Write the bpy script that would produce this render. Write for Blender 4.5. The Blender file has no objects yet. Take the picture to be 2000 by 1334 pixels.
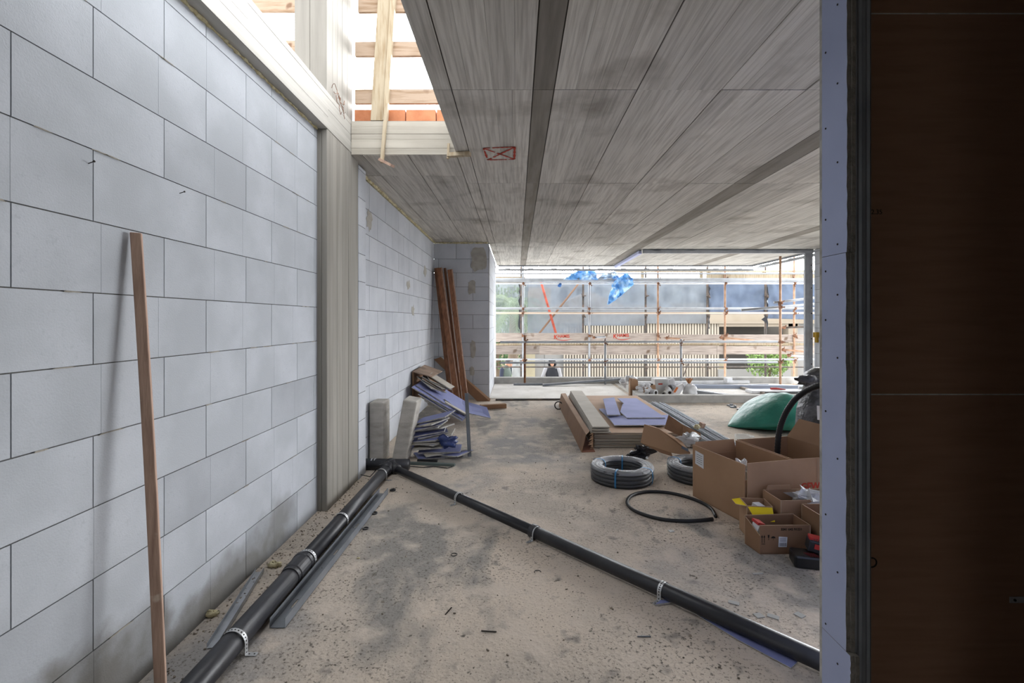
import bpy, math, random
from mathutils import Vector, Matrix, Euler, noise as mnoise
R = random.Random(7)
PI = math.pi
S = bpy.context.scene
COL = S.collection
# ------------------------------------------------------------------ camera, sky, exposure
FPX = 944.4                      # focal length in pixels of the 2000 px wide frame
HX, HY, CZ = 1009.0, 625.0, 1.42 # vanishing point and eye height
cd = bpy.data.cameras.new('camera'); cam = bpy.data.objects.new('camera', cd); COL.objects.link(cam)
cd.sensor_width = 36.0; cd.lens = FPX/2000*36
cd.shift_x = -(HX-1000)/2000; cd.shift_y = (HY-667)/2000
cd.clip_start = 0.05; cd.clip_end = 300
cam.location = (0, 0, CZ); cam.rotation_euler = (PI/2, 0, 0)
S.camera = cam
W = bpy.data.worlds.new('overcast_sky'); S.world = W; W.use_nodes = True
wn = W.node_tree; bg = wn.nodes['Background']
bg.inputs['Color'].default_value = (0.95, 0.97, 1.0, 1); bg.inputs['Strength'].default_value = 3.2
tcw = wn.nodes.new('ShaderNodeTexCoord'); dt = wn.nodes.new('ShaderNodeVectorMath'); dt.operation = 'DOT_PRODUCT'; dt.inputs[1].default_value = (.22, .95, .22)
wn.links.new(tcw.outputs['Generated'], dt.inputs[0]); mxw = wn.nodes.new('ShaderNodeMath'); mxw.operation = 'MAXIMUM'; mxw.inputs[1].default_value = 0; wn.links.new(dt.outputs['Value'], mxw.inputs[0])
pw_ = wn.nodes.new('ShaderNodeMath'); pw_.operation = 'POWER'; pw_.inputs[1].default_value = 2.0; wn.links.new(mxw.outputs[0], pw_.inputs[0])
ma_ = wn.nodes.new('ShaderNodeMath'); ma_.operation = 'MULTIPLY_ADD'; ma_.inputs[1].default_value = 19.0; ma_.inputs[2].default_value = 1.75; sx_ = wn.nodes.new('ShaderNodeSeparateXYZ'); wn.links.new(tcw.outputs['Generated'], sx_.inputs[0])
lo_ = wn.nodes.new('ShaderNodeMapRange'); lo_.inputs['From Min'].default_value = .12; lo_.inputs['From Max'].default_value = .62; lo_.inputs['To Min'].default_value = 1; lo_.inputs['To Max'].default_value = 0; wn.links.new(sx_.outputs['Z'], lo_.inputs['Value'])
m3_ = wn.nodes.new('ShaderNodeMath'); m3_.operation = 'MULTIPLY'; wn.links.new(pw_.outputs[0], m3_.inputs[0]); wn.links.new(lo_.outputs[0], m3_.inputs[1]); wn.links.new(m3_.outputs[0], ma_.inputs[0]); wn.links.new(ma_.outputs[0], bg.inputs['Strength'])
S.view_settings.view_transform = 'Standard'; S.view_settings.look = 'None'
S.view_settings.gamma = 1; S.view_settings.use_curve_mapping = False
S.view_settings.exposure = 1.25
S.cycles.max_bounces = 10; S.cycles.diffuse_bounces = 7; S.cycles.transparent_max_bounces = 16
S.cycles.sample_clamp_indirect = 8
def portal(name, loc, rot, sx, sy):
    l = bpy.data.lights.new(name, 'AREA'); l.shape = 'RECTANGLE'; l.size = sx; l.size_y = sy
    l.energy = 1; l.cycles.is_portal = True
    o = bpy.data.objects.new(name, l); COL.objects.link(o); o.location = loc; o.rotation_euler = rot
portal('skylight_portal', (-0.98, 2.8, 3.2), (0, 0, 0), 1.3, 2.9)
portal('side_portal', (6.15, 5.75, 1.6), (0, PI/2, 0), 2.2, 4.4)  # sampling guide for the added opening in the right wall
portal('far_portal', (2.8, 12.5, 1.3), (-PI/2, 0, 0), 7.2, 3.0)

# ------------------------------------------------------------------ helpers
def at(px, py, Y): return Vector(((px-HX)*Y/FPX, Y, CZ-(py-HY)*Y/FPX))
def fl(px, py, z=0.0):
    Y = (CZ-z)*FPX/(py-HY); return at(px, py, Y)
class MB:
    def __init__(s): s.v = []; s.f = []; s.m = []; s.t = []; s.tone = 0.0
    def add(s, vs, fs, mi=0):
        n = len(s.v); s.v += [Vector(v) for v in vs]
        for k, f in enumerate(fs):
            s.f.append([n+i for i in f]); s.m.append(mi[k] if isinstance(mi, (list, tuple)) else mi); s.t.append(s.tone)
        return s
    def box(s, x0, x1, y0, y1, z0, z1, mi=0):
        vs = [(x, y, z) for x in (x0, x1) for y in (y0, y1) for z in (z0, z1)]
        return s.add(vs, [(0,1,3,2), (4,6,7,5), (0,4,5,1), (2,3,7,6), (0,2,6,4), (1,5,7,3)], mi)
    def obox(s, c, size, rot=(0,0,0), mi=0):
        M = Matrix.Translation(c) @ (Euler(rot).to_matrix().to_4x4() if not isinstance(rot, Matrix) else rot)
        a, b, d = [q/2 for q in size]
        vs = [M @ Vector((x, y, z)) for x in (-a, a) for y in (-b, b) for z in (-d, d)]
        return s.add(vs, [(0,1,3,2), (4,6,7,5), (0,4,5,1), (2,3,7,6), (0,2,6,4), (1,5,7,3)], mi)
    def plate(s, poly, t, mi=0, me=None, nrm=None):
        """planar polygon (3D points) thickened by t along its normal (centre line on the polygon's plane start)"""
        poly = [Vector(p) for p in poly]
        if nrm is None:
            nrm = Vector((0,0,0)); c = sum(poly, Vector())/len(poly)
            for i in range(len(poly)): nrm += (poly[i]-c).cross(poly[(i+1) % len(poly)]-c)
            nrm.normalize()
        n = len(poly); vs = poly + [p+nrm*t for p in poly]
        fs = [list(range(n))[::-1], [n+i for i in range(n)]] + [(i, (i+1) % n, n+(i+1) % n, n+i) for i in range(n)]
        me = mi if me is None else me
        return s.add(vs, fs, [mi, mi]+[me]*n)
    def bar(s, a, b, w, h, up=(0,0,1), mi=0):
        a, b = Vector(a), Vector(b); d = (b-a).normalized(); u = Vector(up)
        x = d.cross(u).normalized(); u = x.cross(d)
        vs = [p + x*(i*w/2) + u*(j*h/2) for p in (a, b) for i, j in ((-1,-1), (1,-1), (1,1), (-1,1))]
        return s.add(vs, [(0,1,2,3), (7,6,5,4)] + [(i, i+4, (i+1) % 4+4, (i+1) % 4) for i in range(4)], mi)
    def rings(s, rs, closed=False, caps=True, mi=0):
        n = len(rs[0]); k = len(rs); vs = [p for r in rs for p in r]; fs = []
        for i in range(k if closed else k-1):
            a, b = i*n, ((i+1) % k)*n
            for j in range(n): fs.append((a+j, a+(j+1) % n, b+(j+1) % n, b+j))
        if caps and not closed: fs += [list(range(n))[::-1], [(k-1)*n+j for j in range(n)]]
        return s.add(vs, fs, mi)
    def tube(s, pts, r, n=10, closed=False, mi=0, caps=True):
        pts = [Vector(p) for p in pts]; k = len(pts); rs = []; prev = None
        for i in range(k):
            if closed: d = pts[(i+1) % k]-pts[i-1]
            else: d = pts[min(i+1, k-1)]-pts[max(i-1, 0)]
            d.normalize()
            if prev is None:
                u = d.cross(Vector((0,0,1)));
                if u.length < .1: u = d.cross(Vector((1,0,0)))
                u.normalize()
            else: u = (prev-d*prev.dot(d)).normalized()
            prev = u; w = d.cross(u); rr = r[i] if isinstance(r, (list, tuple)) else r
            rs.append([pts[i]+(u*math.cos(2*PI*j/n)+w*math.sin(2*PI*j/n))*rr for j in range(n)])
        return s.rings(rs, closed, caps, mi)
    def ball(s, c, r, nu=10, nv=7, mi=0, wob=0, M=None, seed=0):
        c = Vector(c); r = (r, r, r) if not isinstance(r, (tuple, list)) else r; rs = []
        for i in range(1, nv):
            th = PI*i/nv; ring = []
            for j in range(nu):
                ph = 2*PI*j/nu; d = Vector((math.sin(th)*math.cos(ph), math.sin(th)*math.sin(ph), math.cos(th)))
                q = 1+wob*mnoise.noise(d*2.2+Vector((seed*3.1, seed*1.7, 0)))
                p = Vector((d.x*r[0]*q, d.y*r[1]*q, d.z*r[2]*q)); ring.append(c+(M @ p if M else p))
            rs.append(ring)
        top = c+((M @ Vector((0,0,r[2]))) if M else Vector((0,0,r[2]))); bot = c-((M @ Vector((0,0,r[2]))) if M else Vector((0,0,r[2])))
        n0 = len(s.v); s.rings(rs, caps=False, mi=mi); nt = len(s.v); s.v += [top, bot]
        for j in range(nu):
            s.f.append([nt, n0+(j+1) % nu, n0+j][::-1]); s.m.append(mi); s.t.append(s.tone)
            b = n0+(nv-2)*nu; s.f.append([nt+1, b+j, b+(j+1) % nu][::-1]); s.m.append(mi); s.t.append(s.tone)
        return s
    def base(s):
        xs = [v.x for v in s.v]; ys = [v.y for v in s.v]; return Vector(((min(xs)+max(xs))/2, (min(ys)+max(ys))/2, min(v.z for v in s.v)))
    def build(s, name, mats, parent=None, smooth=False, bevel=0, loc=None):
        if not isinstance(mats, (list, tuple)): mats = [mats]
        if loc is None: loc = s.base() if parent is None else Vector((0,0,0))
        off = Vector(loc)
        if parent is not None:
            p = parent
            while p is not None: off = off+p.location; p = p.parent
        me = bpy.data.meshes.new(name); me.from_pydata([tuple(v-off) for v in s.v], [], s.f); me.update()
        for m in mats: me.materials.append(m)
        me.polygons.foreach_set('material_index', s.m)
        if any(s.t):
            a = me.attributes.new('tone', 'FLOAT', 'FACE'); a.data.foreach_set('value', s.t)
        if smooth: me.polygons.foreach_set('use_smooth', [True]*len(me.polygons))
        o = bpy.data.objects.new(name, me); COL.objects.link(o); o.location = loc; o.parent = parent
        if smooth == 'auto' or bevel:
            pass
        if bevel:
            b = o.modifiers.new('bevel', 'BEVEL'); b.width = bevel; b.segments = 2; b.limit_method = 'ANGLE'; b.angle_limit = 0.7
        return o
def tag(o, label, cat, group=None):
    o['label'] = label; o['category'] = cat
    if group: o['group'] = group
    return o
def thing(name, label, cat, loc, group=None):
    o = bpy.data.objects.new(name, None); COL.objects.link(o); o.location = loc; o.empty_display_size = .1
    return tag(o, label, cat, group)
def struct(mb, name, mats, **k):
    o = mb.build(name, mats, **k); o['kind'] = 'structure'; return o
def copytree(o, loc=None, rot=None):
    c = o.copy(); COL.objects.link(c)
    if loc is not None: c.location = loc
    if rot is not None: c.rotation_euler = rot
    for ch in [q for q in bpy.data.objects if q.parent == o]:
        d = ch.copy(); COL.objects.link(d); d.parent = c
        for g in [q for q in bpy.data.objects if q.parent == ch]:
            e = g.copy(); COL.objects.link(e); e.parent = d
    return c

# ------------------------------------------------------------------ materials
def srgb(h):
    if isinstance(h, str): h = [int(h[i:i+2], 16)/255 for i in (0, 2, 4)]
    return tuple(((c+.055)/1.055)**2.4 if c > .04045 else c/12.92 for c in h) + (1,)
def mat(name, col, rough=.7, metal=0, var=None, var2=None, stretch=(1,1,1), bump=None, spec=.4, alpha=None, coat=0, trans=0):
    """var = (colour, noise scale, lo, hi[, detail]) mixes a second colour in by noise; bump = (scale, strength)"""
    m = bpy.data.materials.new(name); m.use_nodes = True; nt = m.node_tree; N = nt.nodes; L = nt.links
    b = N['Principled BSDF']; b.inputs['Roughness'].default_value = rough; b.inputs['Metallic'].default_value = metal
    b.inputs['Specular IOR Level'].default_value = spec
    if coat: b.inputs['Coat Weight'].default_value = coat; b.inputs['Coat Roughness'].default_value = .15
    if trans: b.inputs['Transmission Weight'].default_value = trans; b.inputs['IOR'].default_value = 1.2
    tc = N.new('ShaderNodeTexCoord'); mp = N.new('ShaderNodeMapping'); L.new(tc.outputs['Object'], mp.inputs['Vector'])
    mp.inputs['Scale'].default_value = stretch
    at_ = N.new('ShaderNodeAttribute'); at_.attribute_name = 'tone'
    sc = N.new('ShaderNodeVectorMath'); sc.operation = 'SCALE'; sc.inputs[0].default_value = (37, 91, 53); L.new(at_.outputs['Fac'], sc.inputs['Scale'])
    av = N.new('ShaderNodeVectorMath'); av.operation = 'ADD'; L.new(mp.outputs[0], av.inputs[0]); L.new(sc.outputs[0], av.inputs[1])
    rgb = N.new('ShaderNodeRGB'); rgb.outputs[0].default_value = srgb(col); cur = rgb.outputs[0]
    for vv in (var, var2):
        if not vv: continue
        no = N.new('ShaderNodeTexNoise'); no.inputs['Scale'].default_value = vv[1]; no.inputs['Detail'].default_value = vv[4] if len(vv) > 4 else 5
        if len(vv) > 5 and vv[5] == 'iso': L.new(tc.outputs['Object'], no.inputs['Vector'])
        else: L.new(av.outputs[0], no.inputs['Vector'])
        mr = N.new('ShaderNodeMapRange'); mr.inputs['From Min'].default_value = vv[2]; mr.inputs['From Max'].default_value = vv[3]
        L.new(no.outputs['Fac'], mr.inputs['Value'])
        mx = N.new('ShaderNodeMix'); mx.data_type = 'RGBA'; L.new(mr.outputs[0], mx.inputs['Factor'])
        L.new(cur, mx.inputs['A']); mx.inputs['B'].default_value = srgb(vv[0]); cur = mx.outputs['Result']
    ad = N.new('ShaderNodeMath'); ad.operation = 'ADD'; ad.inputs[1].default_value = 1; L.new(at_.outputs['Fac'], ad.inputs[0])
    ml = N.new('ShaderNodeVectorMath'); ml.operation = 'SCALE'; L.new(cur, ml.inputs[0]); L.new(ad.outputs[0], ml.inputs['Scale'])
    L.new(ml.outputs[0], b.inputs['Base Color'])
    if bump:
        no = N.new('ShaderNodeTexNoise'); no.inputs['Scale'].default_value = bump[0]; no.inputs['Detail'].default_value = 4
        L.new(av.outputs[0], no.inputs['Vector']); bp = N.new('ShaderNodeBump'); bp.inputs['Strength'].default_value = bump[1]
        bp.inputs['Distance'].default_value = bump[2] if len(bump) > 2 else .01
        L.new(no.outputs['Fac'], bp.inputs['Height']); L.new(bp.outputs[0], b.inputs['Normal'])
    m['out'] = 0
    if alpha is not None:
        tr = N.new('ShaderNodeBsdfTransparent'); ms = N.new('ShaderNodeMixShader'); out = N['Material Output']
        ms.inputs[0].default_value = alpha; L.new(tr.outputs[0], ms.inputs[1]); L.new(b.outputs[0], ms.inputs[2]); L.new(ms.outputs[0], out.inputs['Surface'])
    return m, ml, nt
def M_(*a, **k): return mat(*a, **k)[0]
aac = M_('aerated_concrete', 'c2c5ca', .9, var=('b6bac0', 3, .4, .7), var2=('a9adb3', 60, .6, .85, 3), bump=(160, .25, .004))
aac_raw = M_('aerated_block_cut', 'b9b5ad', .95, var=('9d988f', 6, .4, .7), bump=(70, .5, .006), stretch=(1,1,3))
mortar = M_('joint_mortar', '5a5956', .95, bump=(80, .5))  # dark mortar set back between the blocks
mortar_l = M_('mortar_smear', '9a958a', .95, var=('7f7a70', 15, .4, .7), bump=(60, .4))
foam = M_('expanding_foam', 'd2c9a6', .8, var=('a2946a', 30, .4, .7), bump=(50, .8, .01))
def concrete(name, base, c2, c3, stretch, sc=6):
    return M_(name, base, .88, var=(c2, sc, .42, .72, 8), var2=(c3, 1.6, .55, .75, 6, 'iso'), stretch=stretch, bump=(9, .35, .006))
ceil_m = concrete('board_formed_concrete_soffit', 'cac6be', 'a5a098', '898278', (16, .6, 1), 3.2)
ceil_d = concrete('rough_dark_concrete_strip', '958f86', '777167', '807a71', (5, .4, 1), 3)
col_m = concrete('board_formed_concrete_column', '938f87', '807c75', '86827a', (5, 5, .3), 3)
beam_m = concrete('board_formed_concrete_beam', 'b0ada6', '9a978f', 'a09d96', (5, .4, 5), 3)
edge_m = concrete('board_formed_slab_edge', 'b3ada1', '9d978b', 'a39c90', (.4, 5, 5), 3)
kerb_m = concrete('kerb_concrete', 'b3b1ad', '9a9894', 'a3a19d', (2, 2, 2), 3)
joint_m = M_('board_joint', '4a4742', .95)
wood = M_('weathered_plank', 'b09a85', .8, var=('93795f', 3, .45, .7, 6), var2=('7f6450', 5, .68, .75, 3, 'iso'), stretch=(1.5, 12, 14), bump=(8, .2))
wood_pale = M_('pale_spruce_plank', 'b5a78f', .8, var=('9c8769', 3, .45, .7, 6), var2=('75583f', 6, .7, .76, 3, 'iso'), stretch=(14, 14, 1.5), bump=(8, .2))
wood_brown = M_('brown_timber', 'b09482', .75, var=('95796a', 3, .45, .7, 6), var2=('c2b1a0', 14, .66, .75, 3, 'iso'), stretch=(16, 16, .8), bump=(8, .25))
wood_red = M_('reddish_brown_timber', '8d6043', .65, var=('6b4630', 3, .4, .7, 6), stretch=(16, 16, 1))
wood_grey = M_('grey_scaffold_board', 'a89c92', .85, var=('857a72', 3, .4, .7, 6), var2=('6f5e50', 3, .66, .74, 3, 'iso'), stretch=(1, 14, 14), bump=(8, .2))
brick_m = M_('orange_clay', 'c98761', .85, var=('b06f4c', 8, .4, .7), bump=(40, .2))
galv = M_('galvanised_steel', 'b9bdc2', .4, .45, var=('9da2a8', 9, .4, .7), bump=(30, .05))
galv_d = M_('dull_galvanised_steel', '84888d', .5, .35, var=('70757c', 6, .4, .7))
galv_p = M_('painted_scaffold_tube', 'a2a5a9', .45, .1, var=('8d9093', 5, .4, .7))
rust = M_('rusty_steel', '8a6148', .75, .3, var=('5f4536', 12, .4, .7), bump=(60, .3))
tan_t = M_('rusty_tan_tube', 'b8957a', .7, .2, var=('94745d', 7, .4, .7))
dark_t = M_('dark_steel_tube', '4b4642', .7, .2, var=('6d5c50', 8, .5, .7))
red_t = M_('red_primed_tube', 'b0523f', .6, .1, var=('8c4233', 8, .5, .7))
blackp = M_('black_pipe_plastic', '26272c', .42, var=('3a3a3c', 7, .55, .75), bump=(25, .1), spec=.5)
blackr = M_('black_rubber', '17181b', .5, spec=.5)
strap_m = M_('perforated_steel_strap', 'c6c8ca', .4, .6)
card = M_('cardboard', 'a58468', .85, var=('96765b', 2, .4, .7), stretch=(1, 1, 1), bump=(25, .1))
card_d = M_('dark_cardboard', '8a6a50', .85, var=('7a5c45', 3, .4, .7), bump=(25, .1))
card_in = M_('cardboard_inside', '9a7a5f', .9, var=('876a52', 2, .4, .7))
card_edge = M_('cardboard_edge', 'b39a82', .9)
lilac = M_('lilac_plasterboard_paper', 'a6afcd', .8, var=('9da6c5', 3, .4, .7))
lilac_l = M_('shaded_lilac_paper', '8288b4', .85, var=('787ea8', 3, .4, .7))  # darkened copy of the lilac paper; loose boards' weaker light is in the colour
gyp = M_('gypsum_core', 'b5b3ae', .95, var=('93908a', 25, .4, .7), bump=(60, .6))
gyp_d = M_('dark_gypsum_core', '85817a', .95, var=('6f6c66', 30, .4, .7), bump=(60, .8))  # darker gypsum tone for the cut edges of the jamb boards
gypg = M_('ivory_plasterboard_paper', 'b0aa9f', .85, var=('a29c91', 3, .4, .7))
kraftb = M_('brown_plasterboard_back', 'a98d76', .88, var=('9c8069', 3, .4, .7))
brownb = M_('dark_brown_board_back', '8a6a54', .9, var=('82634d', 4, .4, .7), stretch=(1,1,10))
white_pl = M_('white_plastic', 'd9dadc', .5, var=('c6c8cc', 6, .4, .7))
white_pa = M_('white_label_paper', 'd8d9dc', .7)
film = M_('clear_plastic_film', 'dfe4ea', .18, bump=(18, .9, .02), spec=.8, alpha=.3)
film_w = M_('crumpled_white_film', 'd4d6d8', .3, bump=(25, .8, .02), spec=.7, alpha=.75)
green = M_('green_polythene', '1f7566', .4, var=('2c8a79', 3, .4, .7), bump=(7, .5, .03), spec=.5)
blackbag = M_('black_polythene', '2b2c30', .4, bump=(12, .9, .03), spec=.5)
blackw = M_('dusty_black_wrap', '55565c', .35, var=('2a2a2e', 9, .42, .58), bump=(14, .9, .02), spec=.6)
yellow = M_('yellow_card', 'dfc400', .6)
redp = M_('red_plastic', 'b02f2c', .5)
bluep = M_('blue_strap', '2f6f9a', .5)
bluetarp = M_('blue_tarpaulin', '6fb0ee', .45, var=('d0ebff', 6, .45, .65), var2=('3f7fd0', 4, .62, .75), bump=(6, .9, .05))
ink = M_('black_ink', '231c17', .9)
inkr = M_('red_ink', 'b04030', .9)
paintr = M_('red_spray_paint', 'b0402e', .9)
brass = M_('brass_fitting', 'a8862f', .4, .6)
orange = M_('orange_print', 'c96b32', .7)
glassg = M_('greenish_dull_channel', '64716f', .35, .3)

# ------------------------------------------------------------------ block walls
def blockwall(name, axis, fixed, face, a0, a1, z1, thick, rows, z0=0.0, half=True, L=.615, H=.2503, zb=.013, tonev=.045, parent=None, gap=.0055, dark=()):
    """axis 'y': wall runs along y, visible face at x=fixed facing 'face' (+1/-1). axis 'x': runs along x, visible face at y=fixed."""
    mb = MB(); d = .006
    def put(u0, u1, w0, w1, deep0, deep1, mi):
        lo, hi = sorted((fixed-face*deep0, fixed-face*deep1))
        if axis == 'y': mb.box(lo, hi, u0, u1, w0, w1, mi)
        else: mb.box(u0, u1, lo, hi, w0, w1, mi)
    mb.tone = 0; put(a0, a1, z0, z1, d, thick, 1)
    k = 0; z = zb; R2 = random.Random(hash(name) % 1000 if False else len(name)*7+int(abs(fixed)*10))
    zs = [z0]; 
    while zs[-1] < z1-.001:
        nz = zb+H*(k+1) if True else 0
        if nz > z1-.03: nz = z1
        st = rows[k % len(rows)]; u = st
        while u > a0: u -= L
        while u < a1:
            p0, p1 = max(u, a0), min(u+L, a1)
            if p1-p0 > .01:
                mid = (u+u+L)/2 + R2.choice((-.03, 0, .03, 0)); mb.tone = R2.uniform(-tonev, tonev)
                if R2.random() < .10: mb.tone -= .07
                for kk, uu in dark:
                    if kk == k and abs(uu-u) < .1: mb.tone = -.13
                segs = [(p0, p1)]
                if half and p0+.03 < mid < p1-.03 and R2.random() < .8: segs = [(p0, mid-.0006+gap/2), (mid+.0006-gap/2, p1)]
                for q0, q1 in segs: put(q0+gap/2, q1-gap/2, zs[-1]+gap/2 if zs[-1] > z0 else z0, nz-gap/2, 0, d+.002, 0)
            u += L
        zs.append(nz); k += 1
    return mb
# damp stains on the foot of the left wall: own material with stain masks of fixed shape
aac_l, ml_, nt_ = mat('aerated_concrete_left', 'a8acb1', .9, var=('b7bbc1', 3, .4, .7), var2=('a9adb3', 60, .58, .8, 3), bump=(160, .25, .004))
def stain(nt, ml, spots, colour):
    N, L = nt.nodes, nt.links; g = N.new('ShaderNodeNewGeometry'); cur = ml.outputs[0]; b = N['Principled BSDF']
    no = N.new('ShaderNodeTexNoise'); no.inputs['Scale'].default_value = 7; no.inputs['Detail'].default_value = 7; L.new(g.outputs['Position'], no.inputs['Vector'])
    for (c, rad, amt) in spots:
        sb = N.new('ShaderNodeVectorMath'); sb.operation = 'SUBTRACT'; L.new(g.outputs['Position'], sb.inputs[0]); sb.inputs[1].default_value = c
        dv = N.new('ShaderNodeVectorMath'); dv.operation = 'DIVIDE'; L.new(sb.outputs[0], dv.inputs[0]); dv.inputs[1].default_value = rad
        ln = N.new('ShaderNodeVectorMath'); ln.operation = 'LENGTH'; L.new(dv.outputs[0], ln.inputs[0])
        a = N.new('ShaderNodeMath'); a.operation = 'MULTIPLY_ADD'; L.new(no.outputs['Fac'], a.inputs[0]); a.inputs[1].default_value = 1.5; L.new(ln.outputs['Value'], a.inputs[2])
        mr = N.new('ShaderNodeMapRange'); L.new(a.outputs[0], mr.inputs['Value']); mr.inputs['From Min'].default_value = 1.2; mr.inputs['From Max'].default_value = 1.95
        mr.inputs['To Min'].default_value = amt; mr.inputs['To Max'].default_value = 0
        mx = N.new('ShaderNodeMix'); mx.data_type = 'RGBA'; L.new(mr.outputs[0], mx.inputs['Factor']); L.new(cur, mx.inputs['A']); mx.inputs['B'].default_value = srgb(colour); cur = mx.outputs['Result']
    L.new(cur, b.inputs['Base Color'])
stain(nt_, ml_, [((-1.48, 1.75, .05), (.5, .42, .24), .85), ((-1.48, 2.55, .04), (.5, .55, .17), .8), ((-1.48, 3.0, .16), (.5, .25, .17), .6), ((-1.48, 2.2, .05), (.5, .3, .14), .6), ((-1.48, 1.5, .1), (.5, .3, .2), .8)], '6d6a64')
EV, OD = 1.415, 1.69
wl = blockwall('wall_left', 'y', -1.48, 1, -3.0, 3.6, 2.832, .22, [EV, OD], gap=.0042, dark=((2, 2.03), (3, 2.92), (0, 2.645), (0, 1.415)))
# mortar smears squeezed out of a few joints
wl.tone = 0
for i in range(40):
    k = R.choice(range(1, 11)); z = .013+.2503*k; y = R.uniform(1.3, 3.5); l = R.uniform(.02, .12)
    p = [(-1.4795, y+l*q+R.uniform(-.005, .005), z+R.uniform(-.006, .006)*(1 if q < .9 else .3)) for q in (0, .3, .6, 1, .7, .3)]
    p = [(-1.4785, y+l*q, z-R.uniform(.001, .004)) for q in (0, .3, .6, 1)]+[(-1.4785, y+l*q, z+R.uniform(.001, .003)) for q in (.8, .4, .1)]
    wl.plate(p, .0015, 2)
struct(wl, 'wall_left', [aac_l, mortar, mortar_l])
w2 = blockwall('wall_left_far', 'y', -1.48, 1, 4.5, 8.7, 2.79, .22, [4.86, 4.55], L=.6)
w2.tone = 0
for (y, z, a, b) in ((4.85, 2.42, .1, .12), (6.6, 1.9, .13, .06), (6.9, 1.55, .1, .08), (7.8, 2.2, .12, .1)):
    w2.plate([(-1.4785, y+a*math.cos(t)*R.uniform(.55, 1.3), z+b*math.sin(t)*R.uniform(.55, 1.3)) for t in [q*PI/8 for q in range(16)]], .002, 2)
patch_m = M_('pale_mortar_patch', 'aca89f', .95, var=('9b978e', 12, .4, .7), bump=(40, .4))
struct(w2, 'wall_left_far', [aac, mortar, patch_m])
wr = blockwall('wall_return', 'x', 8.68, -1, -1.48, -.50, 2.79, .2, [-1.7, -1.4], half=False)
wr.tone = 0
for (x, z, a, b) in ((-.68, 2.5, .14, .2), (-.8, 2.0, .07, .12), (-.78, .9, .05, .15), (-.8, .5, .04, .08)):
    wr.plate([(x+a*math.copysign(abs(math.cos(t))**.5, math.cos(t))*R.uniform(.8, 1.15), 8.677, z+b*math.copysign(abs(math.sin(t))**.5, math.sin(t))*R.uniform(.8, 1.15)) for t in [q*PI/10 for q in range(20)]], .003, 2)
struct(wr, 'wall_back_left', [aac, mortar, patch_m])
struct(blockwall('wall_passage', 'y', -.498, 1, 8.88, 11.6, 2.78, .2, [9.1, 9.4], half=False), 'wall_passage', [aac, mortar])
we = blockwall('wall_strip', 'y', -1.403, 1, 4.29, 4.50, 2.80, .297, [3.9, 4.0], half=False); struct(we, 'wall_left_pier', [aac, mortar])
struct(blockwall('wall_right', 'y', 5.88, -1, 7.9, 9.55, 2.81, .2, [2.0, 2.3], half=False), 'wall_right', [aac, mortar])
mq = MB(); mq.box(5.88, 6.08, 1.62, 3.6, 0, 2.81); mq.box(5.88, 6.08, 3.6, 7.9, 0, .5); mq.box(5.88, 6.08, 3.6, 7.9, 2.70, 2.81); struct(mq, 'wall_right_near', aac)  # unseen window opening added in this wall to bring daylight inside
mq = MB(); mq.box(-1.75, -1.2, -3.2, -3.0, 0, 3.1); mq.box(-.55, .98, -3.2, -3.0, 0, 3.1); mq.box(-1.2, -.55, -3.2, -3.0, 2.1, 3.1); struct(mq, 'wall_rear', aac)  # the unseen doorway here is added to let daylight in from behind
def foamline(name, pts, r=.014):
    mb = MB()
    for a, b in zip(pts, pts[1:]):
        a, b = Vector(a), Vector(b); n = max(2, int((b-a).length/.02)); q = []; rr = []
        for i in range(n+1):
            p = a.lerp(b, i/n); q.append(p+Vector([R.uniform(-.004, .004) for _ in range(3)])); rr.append(r*R.uniform(.5, 1.4))
        mb.tube(q, rr, 6)
    o = struct(mb, name, foam, smooth=True)
foamline('trim_foam_left', [(-1.478, -.5, 2.834), (-1.478, 3.58, 2.834)], .009)
foamline('trim_foam_far', [(-1.47, 4.52, 2.805), (-1.47, 8.66, 2.805)], .016)
foamline('trim_foam_return', [(-1.46, 8.68, 2.805), (-.52, 8.68, 2.805)], .016)

# ------------------------------------------------------------------ concrete column, beam, slab
def chipped(mb, c, axis_pts, r, n):  # small air holes/chips left out: geometry kept plain
    pass
def vplanks(mb, x0, x1, y0, y1, z0, z1, face_x=True, w=.13):
    mb.tone = 0; mb.box(x0, x1-.004 if face_x else x1, y0+.004, y1, z0, z1)
    y = y0
    while y < y1-.01:
        e = min(y+w*R.uniform(.6, 1.2), y1); e = y1 if y1-e < .03 else e
        mb.tone = R.uniform(-.06, .04); q = R.uniform(0, .0025); mb.box(x1-.006, x1+q, y+.001, e-.001, z0, z1); y = e
    x = x0
    while x < x1-.01:
        e = min(x+w*R.uniform(.8, 1.2), x1); e = x1 if x1-e < .03 else e
        mb.tone = R.uniform(-.12, -.05); mb.box(x+.001, e-.001, y0-R.uniform(0, .003), y0+.006, z0, z1); x = e
c = MB(); vplanks(c, -1.72, -1.406, 3.59, 4.29, 0, 2.84); struct(c, 'column_left', col_m, bevel=.004)
c = MB(); vplanks(c, -1.65, -1.412, 3.59, 4.16, 3.11, 6.2); struct(c, 'column_upper', col_m, bevel=.004)
b = MB(); b.tone = 0; b.box(-1.75, -1.409, -3, 4.28, 2.84, 3.115)
z = 2.84
for h in (.09, .06, .085, .04):
    y = -3
    while y < 4.28:
        e = min(y+R.uniform(1.2, 2.4), 4.28); b.tone = R.uniform(-.05, .05); b.box(-1.412, -1.405+R.uniform(0, .003), y, e, z+.001, z+h-.001); y = e
    z += h
struct(b, 'beam_left', beam_m)
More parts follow.
